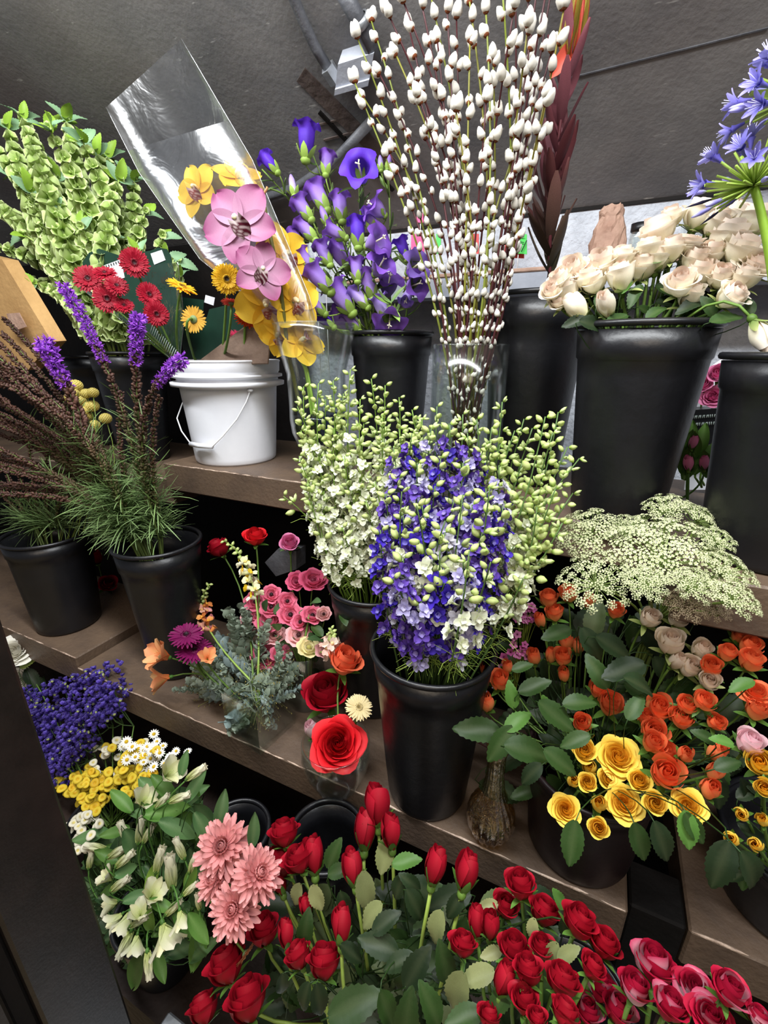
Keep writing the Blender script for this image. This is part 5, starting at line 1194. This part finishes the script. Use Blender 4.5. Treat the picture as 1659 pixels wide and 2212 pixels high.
for x, y, d, hdv, roll, s in ((520, 484, 178, (-.15, .05, 1), .55, (574, 520)), (566, 588, 128, (.05, .1, 1), -.25, (604, 596))):
    pos = P(x, y, Y=.95); hd = (RT*hdv[0]+UP*hdv[1]+camd(pos)*hdv[2]).normalized()
    m = leafframe(pos, (UPC*math.cos(roll)-RT*math.sin(roll)), hd, size_at(x, y, pos, d)/2); put(rt, base, orchid_proto(*pk, 1), m)
    mb = MB(); tube(mb, [q-base for q in bez(pos-hd*.01, pos-hd*.04, P(*s, Y=1.0), 5)], .0028, lin('#a08a5a'), 6); part('flower_stalk', mb.mesh('flower_stalk', 'stem'), rt)

# ------------------------------------------------------------------ arrangements on the lower shelf
yM = lerpY(1260, .93, 1600, .70)
SQB = (SQP, SQP+V((0, 0, .13)), .06); DVB = (DVP, DVP+V((0, 0, .17)), .05); RVB = (RVP, RVP+V((0, 0, .12)), .06)
RN = [(552, 1302, 40, 0), (587, 1286, 36, 0), (588, 1313, 42, 0), (547, 1344, 46, 1), (581, 1348, 48, 0), (627, 1331, 46, 0), (675, 1333, 42, 0), (594, 1374, 40, 1), (646, 1374, 46, 1), (667, 1402, 44, 2), (575, 1418, 52, 0), (606, 1417, 40, 0), (701, 1408, 36, 1), (676, 1258, 50, 3), (641, 1257, 36, 3), (700, 1328, 28, 1), (560, 1330, 36, 0), (650, 1345, 34, 0), (620, 1300, 34, 0)]
rk = ranks(RN); tones = (('#d9607e', '#ea86a0', '#2a1216', 'pink'), ('#e59aa8', '#f2c8c0', '#3a1a1a', 'blush pink'), ('#e2d690', '#f0e8c0', '#b8b060', 'creamy yellow'), ('#c44a6c', '#d8688a', '#6a1a30', 'deep rose pink'))
for i, (x, y, d, k) in enumerate(RN):
    pos = P(x, y, Y=yM(x, y)); hd = (UP*.6+camd(pos)*.8+jit(.35)).normalized(); c0, c1, dc, nm = tones[k]
    flower('ranunculus', f'{nm} ranunculus bloom, {rk[i]} from the left over the dim glass cylinder', 'flower', ranunculus_proto(c0, c1, dc, i % 3), pos, hd, size_at(x, y, pos, d)/2/.8, in_bucket(DVB, .2), through_rim(DVB, pos, .6), .0016)
cw = [(744, 1428, 74, 'half', 'coral', (UP*.9+RT*.3+camd(P(744, 1428, Y=.8))*.2).normalized())]
rose_bunch(cw, 'coral', yM, RVB, '{} coral orange rose', 'above the red roses in the round vase')
rose_bunch([(704, 1500, 96, 'half', 'red', (UP+camd(P(704, 1500, Y=.75))*.35-RT*.1).normalized())], 'red', lambda x, y: .765, RVB, '{} dark red rose', 'above the widest red rose')
rose_bunch([(729, 1606, 118, 'open', 'bright', (UP*.35+camd(P(729, 1606, Y=.7))).normalized())], 'bright', lambda x, y: .665, RVB, 'big fully {} bright red rose', 'on the round vase at the shelf edge', ku=.3, kc=1)
rose_bunch([(674, 1578, 34, 'bud', 'palepink')], 'palepink', lambda x, y: .71, RVB, '{} pale pink flower', 'peeping out beside the big red rose')
rr3 = rose_bunch([(472, 1184, 50, 'half', 'red', (UP-RT*.5).normalized()), (552, 1160, 48, 'half', 'bright', (UP+camd(P(552, 1160, Y=.9))*.2).normalized())], 'red', lambda x, y: .93, SQB, '{} long-stemmed red rose', 'of the pair in the dark gap', sr=.0025)
pos = P(775, 1528, Y=.72); flower('gerbera', 'cream gerbera beside the dark red rose at the shelf edge', 'flower', gerbera_proto('#efdfae', '#e0cc90', '#c8b070', 24, 0), pos, (UP*.8+RT*.25+camd(pos)*.6).normalized(), size_at(775, 1528, pos, 66)/2, in_bucket(RVB, .2), None, .0028, neck=.2)
for x, y, d, hv, lab in ((402, 1372, 80, (.1, 1.0, .25), 'magenta gerbera uppermost at the end of the square vase arrangement'), (420, 1405, 84, (.1, 1.0, .15), 'dark magenta gerbera just below the other magenta one')):
    pos = P(x, y, Y=.69); flower('gerbera', lab, 'flower', gerbera_proto('#780e50', '#5c0a3c', '#2a0818', 26, 0), pos, (RT*hv[0]+UP*hv[1]+camd(pos)*hv[2]).normalized(), size_at(x, y, pos, d)/2, in_bucket(SQB, .3), None, .003, neck=.2)
for x, y, d, hv, lab in ((365, 1420, 66, (-.6, .2, .5), 'orange peach alstroemeria leaning out beside the liatris bucket'), (368, 1462, 60, (-.7, -.2, .4), 'orange alstroemeria drooping lowest at the arrangement end'), (448, 1425, 40, (.1, .6, .7), 'small orange bloom among the silvery foliage')):
    pos = P(x, y, Y=.665); flower('alstroemeria', lab, 'flower', alstro_proto('open', True), pos, (RT*hv[0]+UP*hv[1]+camd(pos)*hv[2]).normalized(), size_at(x, y, pos, d)/2/.56, in_bucket(SQB, .3), None, .002)
# snapdragons
def snap(tip, mid, Yt, B, lab, cols, purple):
    t = P(*tip, Y=Yt); base = in_bucket(B, .2); m = P(*mid, Y=Yt-.03); path = [base]+bez(through_rim(B, m, .5), m*2-(through_rim(B, m, .5)+t)/2, t, 10)
    rt = grown('snapdragon', lab, 'flower stem', path, .003, .0018, lin('#8da850'), n=6); inv = M.Translation(-base); n = 26
    for k in range(n):
        f = 1-(k+.2)/n*.62; p, tt = along(path[1:], f); top = k/n; d = (side_dir(tt, k*2.4)+tt*.5+camd(p)*.3).normalized()
        if top < .5:
            part('bud', larkspur_mesh('bud', k % 2), rt, inv @ frame(p, d, .014+.016*top, U(0, 6)))
        else: part('floret', snap_mesh(*cols[k % len(cols)]), rt, inv @ frame(p, d, .031*U(.85, 1.1), U(0, 6)))
snap((484, 1168), (546, 1262), .90, SQB, 'yellow and cream snapdragon stem bending across the red roses', [('#e8e2b8', '#f2d23a'), ('#f0ecd0', '#eec82a'), ('#dfe0a8', '#f4e9b0')], 0)
snap((452, 1262), (445, 1345), .86, SQB, 'peach pink snapdragon stem rising beside the magenta gerberas', [('#e0a08a', '#e8b49a'), ('#e08a4a', '#eaa25a'), ('#d98a90', '#e6a8a4')], 0)
snap((716, 1358), (708, 1400), .84, DVB, 'short pale snapdragon tip beside the coral rose', [('#e6b8a8', '#f0d8c4'), ('#e8cfc0', '#f4e6d6')], 0)
# silvery foliage
FS = [(520, 1385, 110), (560, 1410, 90), (495, 1420, 100), (452, 1452, 90), (480, 1460, 100), (530, 1450, 110), (570, 1470, 110), (500, 1490, 100), (545, 1500, 110), (590, 1490, 90), (438, 1484, 80), (465, 1500, 90), (600, 1450, 80), (520, 1520, 90), (575, 1520, 80), (540, 1360, 90), (475, 1428, 70), (610, 1505, 60)]
rk = ranks(FS)
for i, (x, y, d) in enumerate(FS):
    p = P(x, y, Y=lerpY(1360, .83, 1530, .70)(x, y)); base = SQP+V((U(-.03, .03), U(-.03, .03), .03)); rimq = SQP+V((U(-.05, .05), U(-.05, .05), .13))
    dv = ((p-rimq).normalized()+UP*.3+jit(.3)).normalized(); L = size_at(x, y, p, d)*1.25; q = p-dv*L*.4
    rt = grown('foliage_sprig', f'silvery grey-green foliage sprig, {rk[i]} from the left over the square vase', 'foliage', [base, rimq, rimq.lerp(q, .5)+UP*.01, q], .0015, .0009, lin('#6f7c66'))
    inv = M.Translation(-base); m = frame(q, dv, L, U(0, 6))
    o = part('sprig', dusty_mesh(i % 4, ('#7b8a74', '#8a9680', '#728480')[i % 3]), rt, inv @ m)
    for k in range(2): part('side_sprig', dusty_mesh((i+k) % 4, '#84927f'), rt, inv @ frame(q+dv*L*.2, (dv+jit(.9)).normalized(), L*.7, U(0, 6)))
    if y > 1415 and i % 2 == 0:
        mb = MB()
        for k in range(60):
            c = p+jit(L*.42)-UP*L*.15; ball(mb, c-base, .0017, .0017, mix(lin('#8f8146'), lin('#c0ae68'), R.random()), 4, 3); tube(mb, [c-base, c+(q-c)*.25-base], .0004, lin('#8a8a50'), 3, False)
        part('seed_beads', mb.mesh('seed_beads', 'leaf'), rt, kind='stuff')
# leaves under the ranunculus
lf = root('ranunculus_greenery', 'dark green ranunculus leaves filling in below the pink blooms', 'foliage', DVP+V((0, 0, .03)))
mb = MB(); tube(mb, [V((0, 0, 0)), V((0, 0, .15)), V((.01, .02, .24))], .003, G['stem'], 5); part('stem', mb.mesh('stem', 'stem'), lf)
for k in range(34):
    p = P(U(545, 745), U(1300, 1470), Y=.86+U(-.03, .05)); d = (jit(1)+UP*.3).normalized()
    part('leaf', leaf_mesh(R.choice(('leaf', 'dleaf', '#3c5a34')), k % 4), lf, M.Translation(-lf.location) @ leafframe(p, d, camd(p)+UP+jit(.4), U(.035, .06)))
# waxflower and dried caspia beside the amber vase
def fine_spray(name, lab, cat, pts, B, mesh, sc, scol, rr=.0009):
    base = in_bucket(B, .5, .3); c = sum((P(x, y, Y=Y) for x, y, Y in pts), V((0, 0, 0)))/len(pts); st = c-UP*.12
    rt = root(name, lab, cat, base); add_stem(rt, base, [base, st.lerp(base, .4), st], .0018, .0012, scol); inv = M.Translation(-base); mb = MB()
    for x, y, Y in pts:
        p = P(x, y, Y=Y); tube(mb, [q-base for q in bez(st+jit(.01), st.lerp(p, .5)+UP*.02, p, 3)], rr, G['olive'] if scol != 'maroon' else lin('#4a3a44'), 3, False)
        part('flower_head', mesh(), rt, inv @ frame(p, (UP*.4+camd(p)+jit(.4)).normalized(), sc*U(.8, 1.15), U(0, 6)))
    part('twigs', mb.mesh('twigs', 'stem'), rt, kind='stuff')
@cached
def wax_mesh(v):
    mb = MB(); r = random.Random(v); c = mix(lin('#b2488c'), lin('#d88ab8'), r.random()); star5(mb, I4, 1.0, .42, mix(c, lin('#7a2050'), .5), c, 5, .25, -.1, .2, .5); ball(mb, V((0, 0, .08)), .26, .2, lin('#6a1a48'), 6, 3); return mb.mesh('flower_head', 'petal')
@cached
def caspia_mesh(v):
    mb = MB(); r = random.Random(v)
    for k in range(14):
        p = V((r.uniform(-1, 1), r.uniform(-1, 1), r.uniform(-.5, .8))); ball(mb, p, .16, .2, mix(lin('#6a6070'), lin('#b8b0bc'), r.random()), 4, 3); tube(mb, [V((0, 0, -.8)), p], .04, lin('#3a3034'), 3, False)
    return mb.mesh('flower_head', 'petal')
fine_spray('waxflower_spray', 'pink waxflower spray among the topmost orange roses', 'flower', [(U(1115, 1165), U(1305, 1345), .88) for _ in range(20)], B5, lambda: wax_mesh(R.randrange(4)), .0085, 'stem')
fine_spray('waxflower_spray', 'pink waxflower spray between the blue larkspur bucket and orange buds', 'flower', [(U(1080, 1140), U(1370, 1450), .82) for _ in range(20)], B5, lambda: wax_mesh(R.randrange(4)), .0085, 'stem')
fine_spray('dried_caspia_spray', 'dried dusky caspia spray against the front black bucket', 'flower', [(U(985, 1045), U(1420, 1540), .76) for _ in range(18)], B5, lambda: caspia_mesh(R.randrange(3)), .013, 'maroon')

# ------------------------------------------------------------------ lower tier beside the door frame
# alstroemeria
AL = [(369, 1667, 58, 40, 'open'), (424, 1669, 46, 35, 'bud'), (388, 1723, 46, 20, 'bud'), (313, 1725, 54, 60, 'open'), (350, 1731, 40, 45, 'bud'), (304, 1792, 56, 80, 'bud'), (321, 1800, 44, 60, 'bud'), (268, 1797, 48, 115, 'bud'), (255, 1840, 50, 30, 'bud'), (270, 1856, 50, 40, 'bud'), (344, 1856, 56, 75, 'bud'), (388, 1832, 46, 115, 'bud'), (369, 1882, 72, 95, 'bud'), (417, 1864, 42, 70, 'bud'), (195, 1856, 40, 80, 'bud'), (260, 1909, 50, 35, 'bud'), (229, 1893, 44, 150, 'open'), (412, 1920, 40, 40, 'bud'), (332, 1928, 58, 60, 'open'), (233, 1955, 50, 200, 'open'), (303, 1970, 54, 90, 'open'), (375, 1960, 46, 45, 'bud'),
      (393, 1992, 56, 280, 'open'), (300, 1990, 44, 30, 'bud'), (270, 1997, 56, 250, 'open'), (270, 2040, 60, 245, 'bud'), (361, 2030, 84, 285, 'open'), (292, 2045, 54, 260, 'open'), (321, 2085, 56, 275, 'bud'), (428, 1947, 36, 100, 'bud'), (205, 1830, 44, 170, 'bud'), (245, 1990, 50, 220, 'open')]
yA = lerpY(1660, .46, 2100, .27); rk = ranks(AL); ar = []
for i, (x, y, ln, ang, kd) in enumerate(AL):
    p = P(x, y, Y=yA(x, y)); d = imgdir(ang, .5 if kd == 'open' else .15, p); L = size_at(x, y, p, ln)
    base = in_bucket(B16, .4)
    rt = flower('alstroemeria', f'{"open white" if kd == "open" else "cream budded"} alstroemeria, {rk[i]} from the left beside the door frame', 'flower', alstro_proto(kd, False), p, d, L*(1.0 if kd == 'open' else 1.3), base, through_rim(B16, p, .7) if p.z > B16[1].z+.03 else None, .0016, 'lleaf', lift=.5)
    ar.append((p, rt, base))
la = [(262, 1728, 64, 130, 'lleaf'), (367, 1755, 96, 5, 'lleaf'), (353, 1699, 66, 130, 'lleaf'), (199, 1810, 76, 200, '#4f7444'), (292, 1832, 90, -60, '#4f7444'), (332, 1891, 60, 250, '#7da03c'), (297, 1936, 60, 20, '#4f7444'), (321, 1997, 70, 260, '#6f963c'), (345, 2088, 64, 285, 'lleaf'), (290, 2105, 110, 248, 'lleaf'), (396, 1650, 46, 80, '#4f7444'), (425, 2005, 76, 300, 'lleaf'), (233, 1850, 60, 160, 'lleaf'), (420, 1700, 60, 60, '#4f7444'), (385, 1790, 80, 340, '#4f7444'), (330, 1770, 70, 300, 'lleaf'), (440, 1790, 70, 300, '#3f6038'), (250, 1800, 60, 200, 'lleaf'), (350, 1960, 60, 330, 'lleaf'), (410, 1900, 60, 250, '#6f963c'), (478, 1750, 66, 80, '#3f6038'), (548, 1795, 60, 85, '#3f6038'), (280, 1880, 60, 20, '#4f7444'), (240, 1920, 60, 200, 'lleaf')]
leaves_at(ar, la, lambda x, y: yA(x, y)+.01, lambda c, v: lance_wide(c, v))
for _k in range(130):
    xq = U(205, 440); leaves_at(ar, [(xq, U(1800 if xq < 300 else 1710, 2060), U(60, 100), U(-180, 180), R.choice(('lleaf', '#4f7444', '#3f6038', '#33502e')))], lambda x, y: yA(x, y)+.04, lance_wide)
# button flowers and daisies, in sprays
def buttons(lab, cols, n, reg, d, B, Y, per=7):
    pts = [reg() for _ in range(n)]; pts.sort(); groups = [pts[i:i+per] for i in range(0, n, per)]
    for gi, gp in enumerate(groups):
        base = in_bucket(B, .4); ps = [P(x, y, Y=Y(x, y)+U(-.02, .02)) for x, y in gp]; c = sum(ps, V((0, 0, 0)))/len(ps); st = c-UP*.07+V((0, .03, 0))
        rt = root('button_flower_spray', lab.format(ORD[gi]), 'flower', base); inv = M.Translation(-base); add_stem(rt, base, [base, st.lerp(base, .5)+V((0, .02, 0)), st], .0016, .0013, 'stem')
        mb = MB()
        for (x, y), p in zip(gp, ps):
            hd = (UP*.7+camd(p)*.6+jit(.45)).normalized(); k = R.choice(cols); part('flower_head', tinyflower_mesh(*k), rt, inv @ frame(p, hd, size_at(x, y, p, d)/2*U(.85, 1.15), U(0, 6)))
            tube(mb, [q-base for q in bez(p-hd*.004, p-hd*.03, st, 3)], .0008, G['stem'], 3, False)
        part('twigs', mb.mesh('twigs', 'stem'), rt, kind='stuff')
ybt = lerpY(1590, .60, 1800, .44)
yb = ('#e6c83a', '#d8a820', 0); wb = ('#e8e2cc', '#d6c46a', 0); dz = ('#f0efe8', '#e2bc2c', 13)
def in_poly(pts):
    def f():
        while True:
            x = U(min(p[0] for p in pts), max(p[0] for p in pts)); y = U(min(p[1] for p in pts), max(p[1] for p in pts)); c = False
            for (x1, y1), (x2, y2) in zip(pts, pts[1:]+pts[:1]):
                if (y1 > y) != (y2 > y) and x < (x2-x1)*(y-y1)/(y2-y1)+x1: c = not c
            if c: return (x, y)
    return f
buttons('yellow button chrysanthemum spray, {} from the left above the alstroemeria', [yb, yb, yb, yb, ('#e2b62c', '#d8a820', 0)], 126, in_poly([(112, 1690), (160, 1668), (330, 1655), (340, 1700), (300, 1722), (240, 1725), (210, 1765), (180, 1750), (150, 1720), (116, 1715)]), 25, B17, ybt)
buttons('white button chrysanthemum spray, {} from the left behind the yellow buttons', [wb, wb, wb, yb], 56, in_poly([(170, 1660), (200, 1620), (250, 1595), (330, 1600), (345, 1640), (280, 1680), (200, 1690)]), 22, B17, lambda x, y: ybt(x, y)+.02)
buttons('white chamomile spray with yellow centres, {} from the left near the shelf edge', [dz, dz, dz, yb], 40, in_poly([(250, 1600), (330, 1585), (345, 1590), (412, 1625), (400, 1640), (340, 1668), (270, 1655)]), 24, B17, lambda x, y: ybt(x, y)-.01)
buttons('white button chrysanthemum spray, {} from the left against the door frame', [wb], 30, in_poly([(140, 1775), (200, 1755), (235, 1780), (215, 1815), (165, 1850), (150, 1815)]), 28, B17, lambda x, y: ybt(x, y)-.02)
# statice
STP = [(200, 1462), (228, 1452), (246, 1486), (254, 1512), (100, 1498), (140, 1488), (62, 1525), (88, 1545), (128, 1552), (170, 1528), (208, 1540), (60, 1578), (100, 1592), (148, 1604), (196, 1576), (80, 1632), (122, 1642), (160, 1640), (110, 1682), (130, 1572), (182, 1498), (226, 1556), (152, 1478), (110, 1530), (70, 1600), (140, 1660), (180, 1610), (95, 1570), (215, 1500), (240, 1540), (90, 1660), (160, 1575), (60, 1510), (50, 1560), (75, 1580), (130, 1610), (120, 1525), (190, 1545), (225, 1525), (165, 1590), (105, 1630), (150, 1630), (85, 1610), (130, 1690), (175, 1560), (205, 1475), (100, 1555)]
STP.sort(); gi = 0
for i in range(0, len(STP), 4):
    gp = STP[i:i+4]; base = in_bucket(B17, .5); ps = [P(x, y, Y=lerpY(1450, .66, 1680, .52)(x, y)) for x, y in gp]; c = sum(ps, V((0, 0, 0)))/len(ps); st = c-UP*.1+V((.03, .02, 0))
    rt = root('statice_spray', f'purple statice spray, {ORD[gi]} from the left beside the door frame', 'flower', base); gi += 1; inv = M.Translation(-base); add_stem(rt, base, [base, st.lerp(base, .4), st], .0022, .0018, 'stem'); mb = MB()
    for (x, y), p in zip(gp, ps):
        dv = (imgdir(35+U(-25, 25)));
        part('flower_cluster', statice_mesh(R.randrange(5)), rt, inv @ leafframe(p, UP+camd(p), camd(p)*.7+UP, size_at(x, y, p, 74)/2) @ M.Rotation(U(-.3, .6), 4, 'Z'))
        for w in (-1, 1): tube(mb, [q-base for q in bez(p-UP*.01, p-UP*.05, st, 3)], .0016, lin('#5f7a48'), 4, False)
    part('branches', mb.mesh('branches', 'stem'), rt, kind='stuff')
# white roses at the frame's edge
w_ = rose_bunch([(30, 1408, 78, 'open'), (36, 1465, 58, 'open'), (2, 1425, 56, 'open')], 'white', lambda x, y: .64, B17, '{} white rose', 'of the white ones at the door frame', ko=.1, ku=.4, kc=1.0)
leaves_at(w_, [(70, 1468, 50, 300, 'dleaf'), (60, 1430, 40, 30, '#8a9a4a'), (80, 1490, 50, 250, 'dleaf')], lambda x, y: .66)
# pink chrysanthemums
MU = [(484, 1832, 128, (-.25, .35, .9), 'uppermost, by the dark floor bucket'), (556, 1890, 118, (.45, .5, .5), 'nearest the red rose cluster'), (470, 1900, 104, (-.6, .2, .7), 'beside the white alstroemeria'), (508, 1965, 120, (-.3, .0, .9), 'lowest of the full ones')]
for i, (x, y, d, hv, lab) in enumerate(MU):
    p = P(x, y, Y=yA(x, y)); hd = (RT*hv[0]+UP*hv[1]+camd(p)*hv[2]).normalized()
    flower('chrysanthemum', f'large salmon pink chrysanthemum, {lab}', 'flower', mum_proto(i), p, hd, size_at(x, y, p, d)/2/.80, in_bucket(B12, .3), None, .003, neck=.15)
p = P(530, 2060, Y=.33); flower('chrysanthemum', 'small faded peach chrysanthemum peeping out above the big dark roses', 'flower', gerbera_proto('#dca070', '#c88050', '#a06840', 20, 1), p, (RT*.2-UP*.5+camd(p)*.4).normalized(), size_at(530, 2060, p, 66)/2, in_bucket(B12, .2), None, .002, neck=.2)

# ------------------------------------------------------------------ things on the wall ledge and behind the buckets
def tagcard(x0, y0, x1, y1, Y, mat, lab, skew=0, marks=0):
    o = plate('price_tag', [(x0, y0), (x1, y0+skew), (x1, y1+skew), (x0, y1)], Y, .004, mat); tag(o, lab, 'tag')
    if marks:
        mb = MB()
        for q in range(4):
            a = P(x0+5, y0+6+q*6, Y=Y-.006); b = P(x1-6-(q % 2)*8, y0+6+skew+q*6, Y=Y-.006); tube(mb, [a, b], .0012, (0, 0, 0), 4)
        tube(mb, [P(x0+26, y1-2, Y=Y-.006), P(x0+38, y0+16, Y=Y-.006)], .0016, (0, 0, 0), 4)
        part('black_writing', mb.mesh('black_writing', 'ink'), o)
    b_ = (P(x0, y1, Y=Y)+P(x1, y1+skew, Y=Y))/2; zb = zl if Y > 1.6 else ZU
    if b_.z-zb > .01:
        mb = MB(); tube(mb, [b_+V((0, .006, .02)), V((b_.x, b_.y+.006, zb))], .0015, (.7,)*3, 5); part('tag_stick', mb.mesh('tag_stick', 'wire'), o)
    return o
tagcard(1100, 503, 1138, 546, 1.66, 'greentag', 'bright green handwritten tag standing on the wall ledge', 3, 1)
tagcard(1084, 518, 1132, 556, 1.68, 'redtag', 'red tag showing behind the green handwritten tag', 2)
tagcard(1018, 505, 1034, 548, 1.68, 'redtag', 'narrow red tag seen through the willow stems', 0)
tagcard(888, 505, 916, 546, 1.68, 'pinktag', 'hot pink tag beside the purple bellflowers', 2)
tagcard(900, 460, 914, 480, 1.7, 'pinktag', 'tiny pink tag high behind the willow stems', 1)
tagcard(942, 505, 952, 548, 1.7, 'greentag', 'thin green tag strip seen through the willow stems', 1)
tagcard(668, 512, 690, 540, 1.5, 'print', 'pale torn paper tag behind the orchid sleeve', 4)
tagcard(690, 560, 712, 592, 1.5, 'print', 'pale curled paper slip behind the bellflowers', -4)
# crumpled paper bag
c0 = P(1308, 556, Y=1.66); hb = P(1308, 428, Y=1.66).z-c0.z; rb_ = size_at(1308, 500, c0, 84)/2
mb = MB(); n = 26; r = random.Random(8); nz = [[r.uniform(-1, 1) for _ in range(n)] for _ in range(14)]
prof = [(.001, 0), (.8, .0), (1.0, .05), (1.05, .2), (.98, .38), (.9, .5), (.82, .62), (.7, .72), (.62, .8), (.7, .86), (.66, .93), (.5, 1.0), (.2, .97), (.001, .9)]
vs = []; fs = []
for j, (rr_, z) in enumerate(prof):
    for q in range(n):
        a = 2*PI*q/n; k_ = 1+.10*nz[j][q]; vs.append(V((rb_*rr_*k_*math.cos(a), rb_*.75*rr_*k_*math.sin(a), hb*(z+.02*nz[(j+3) % 14][q]*(j > 1)))))
for j in range(len(prof)-1):
    for q in range(n): a = j*n+q; b = j*n+(q+1) % n; fs.append((a, b, b+n, a+n))
mb.add(vs, fs, (.5,)*3); o = part('paper_bag', mb.mesh('paper_bag', 'bag', False)); o.location = (c0.x, c0.y, zl); tag(o, 'crumpled brown paper bag on the wall ledge above the peach roses', 'bag')
# glass jar with a black lid, plastic bag, black bottle top
c0 = P(1378, 545, Y=1.66); hj = P(1378, 484, Y=1.66).z-zl; rj = size_at(1378, 510, c0, 52)/2
o = part('glass_jar', glasswall([(.001, 0), (rj, 0), (rj, hj*.72), (rj*.85, hj*.82)], .003, 28, 'glass')); o.location = (c0.x, c0.y, zl); tag(o, 'clear glass jar with a black lid beside the paper bag', 'jar')
mb = MB(); lathe(mb, [(.001, hj*.8), (rj*.95, hj*.8), (rj*.98, hj*.83), (rj*.98, hj), (.001, hj*1.02)], 28, (.1,)*3); part('lid', mb.mesh('lid', 'black'), o)
c0 = P(1510, 520, Y=1.7); hj = P(1510, 430, Y=1.7).z-zl
mb = MB(); lathe(mb, [(.001, 0), (.045, 0), (.05, .02), (.05, hj*.7), (.02, hj*.86), (.02, hj*.88)], 24, (.1,)*3); o = part('bottle', mb.mesh('bottle', 'glass')); o.location = (c0.x, c0.y, zl); tag(o, 'clear bottle with a black cap behind the peach roses', 'bottle')
mb = MB(); lathe(mb, [(.001, hj*.86), (.024, hj*.86), (.026, hj*.9), (.026, hj), (.001, hj)], 16, (.1,)*3); part('cap', mb.mesh('cap', 'black'), o)
c0 = P(1592, 520, Y=1.68); hb = P(1592, 425, Y=1.68).z-zl
mb = MB(); n = 24; nz = [[r.uniform(-1, 1) for _ in range(n)] for _ in range(10)]; vs = []; fs = []
prof = [(.001, 0), (.11, 0), (.125, .15), (.12, .4), (.11, .65), (.09, .85), (.05, 1.0), (.001, .96)]
for j, (rr_, z) in enumerate(prof):
    for q in range(n): a = 2*PI*q/n; k_ = 1+.13*nz[j][q]; vs.append(V((rr_*k_*math.cos(a), rr_*.7*k_*math.sin(a), hb*(z+.03*nz[j+1][q]*(j > 1)))))
for j in range(len(prof)-1):
    for q in range(n): a = j*n+q; b = j*n+(q+1) % n; fs.append((a, b, b+n, a+n))
mb.add(vs, fs, (.9,)*3); o = part('plastic_bag', mb.mesh('plastic_bag', 'cello')); o.location = (c0.x, c0.y, zl); tag(o, 'clear crumpled plastic bag on the ledge below the agapanthus', 'bag')
# bouquets glimpsed between the two right buckets
BQ = (P(1545, 985, Y=1.32), P(1545, 900, Y=1.32), .06)
BQ = (V((BQ[0].x, 1.32, ZU)), V((BQ[0].x, 1.32, ZU+.05)), .05)
rose_bunch([(1552, 806, 46, 'half'), (1540, 856, 54, 'open'), (1520, 830, 36, 'half')], 'pinkpaper', lambda x, y: 1.30, BQ, '{} pink rose', 'of the wrapped bouquet between the upper buckets', ko=.2, ku=.3, kc=.8)
pw = plate('paper_wrap', [(1478, 1058), (1508, 810), (1560, 775), (1585, 830), (1548, 1058)], [1.36, 1.37, 1.38, 1.37, 1.36], .002, 'whitecard'); tag(pw, 'white paper wrap behind the pink roses between the upper buckets', 'wrapping paper')
bx = plate('printed_carton', [(1470, 960), (1490, 886), (1590, 880), (1580, 960)], 1.28, .06, 'black'); tag(bx, 'black carton with two lines of small pale print between the upper buckets', 'carton')
mb = MB()
for row, yy in enumerate((905, 921)):
    for q in range(14):
        p = P(1496+q*4.2-row*2, yy-q*.3, Y=1.276); q2 = P(1497+q*4.2-row*2+R.choice((0, 1.5)), yy-q*.3-7, Y=1.276); tube(mb, [p, q2], .0011, (.8,)*3, 4)
part('pale_print', mb.mesh('pale_print', 'print'), bx, kind='stuff')
TB = (V((P(1495, 1020, Y=1.2).x, 1.2, ZU)), P(1495, 1040, Y=1.2), .04)
for x, y, d, lab in ((1497, 958, 26, 'pale pink tulip uppermost behind the large rose bucket'), (1487, 1003, 28, 'dark pink tulip low beside the large rose bucket'), (1521, 1002, 28, 'bright pink tulip beside the far black bucket')):
    p = P(x, y, Y=1.18); rt = flower('tulip', lab, 'flower', rose_proto('pinkpaper', 'bud', 0), p, (UP+camd(p)*.2+jit(.2)).normalized(), size_at(x, y, p, d)/2/.47, TB[0]+V((U(-.02, .02), U(-.02, .02), .01)), None, .002, 'lleaf', lift=.6)
    for k in range(4): q = P(x+U(-18, 18), y+U(10, 40), Y=1.2); part('leaf', lance_wide('lleaf', k), rt, M.Translation(-rt.location) @ leafframe(q, (UP+jit(.3)).normalized(), camd(q), .07))
# kraft paper parcel and its leaf
kp = plate('kraft_parcel', [(-60, 545), (4, 560), (112, 738), (60, 800), (-60, 760)], [1.0, 1.0, 1.02, 1.02, 1.0], .05, 'kraft'); tag(kp, 'tan kraft paper parcel leaning below the bells of Ireland', 'parcel')
plate('taped_patch', [(22, 678), (50, 676), (66, 706), (36, 716)], 1.0, .001, 'bag', kp, off=.012)
# low red bloom glimpsed between the two black buckets
rose_bunch([(207, 1205, 30, 'bud', 'red'), (232, 1262, 40, 'half', 'red')], 'red', lambda x, y: .98, (V((P(225, 1300, Y=1.0).x, 1.0, ZM+.04)), P(225, 1300, Y=1.0), .03), '{} small red rose', 'of the two between the black liatris buckets')
gb = plate('grey_carton', [(572, 1215), (600, 1186), (640, 1190), (640, 1230), (596, 1245)], 1.03, .05, 'conduit'); tag(gb, 'dim grey carton in the dark under the upper shelf', 'carton')
rose_bunch([(626, 1174, 40, 'half', 'pinkpaper')], 'pinkpaper', lambda x, y: 1.02, (V((P(626, 1250, Y=1.02).x, 1.02, ZM)), P(626, 1230, Y=1.02), .03), '{} magenta flower', 'dim below the upper shelf')
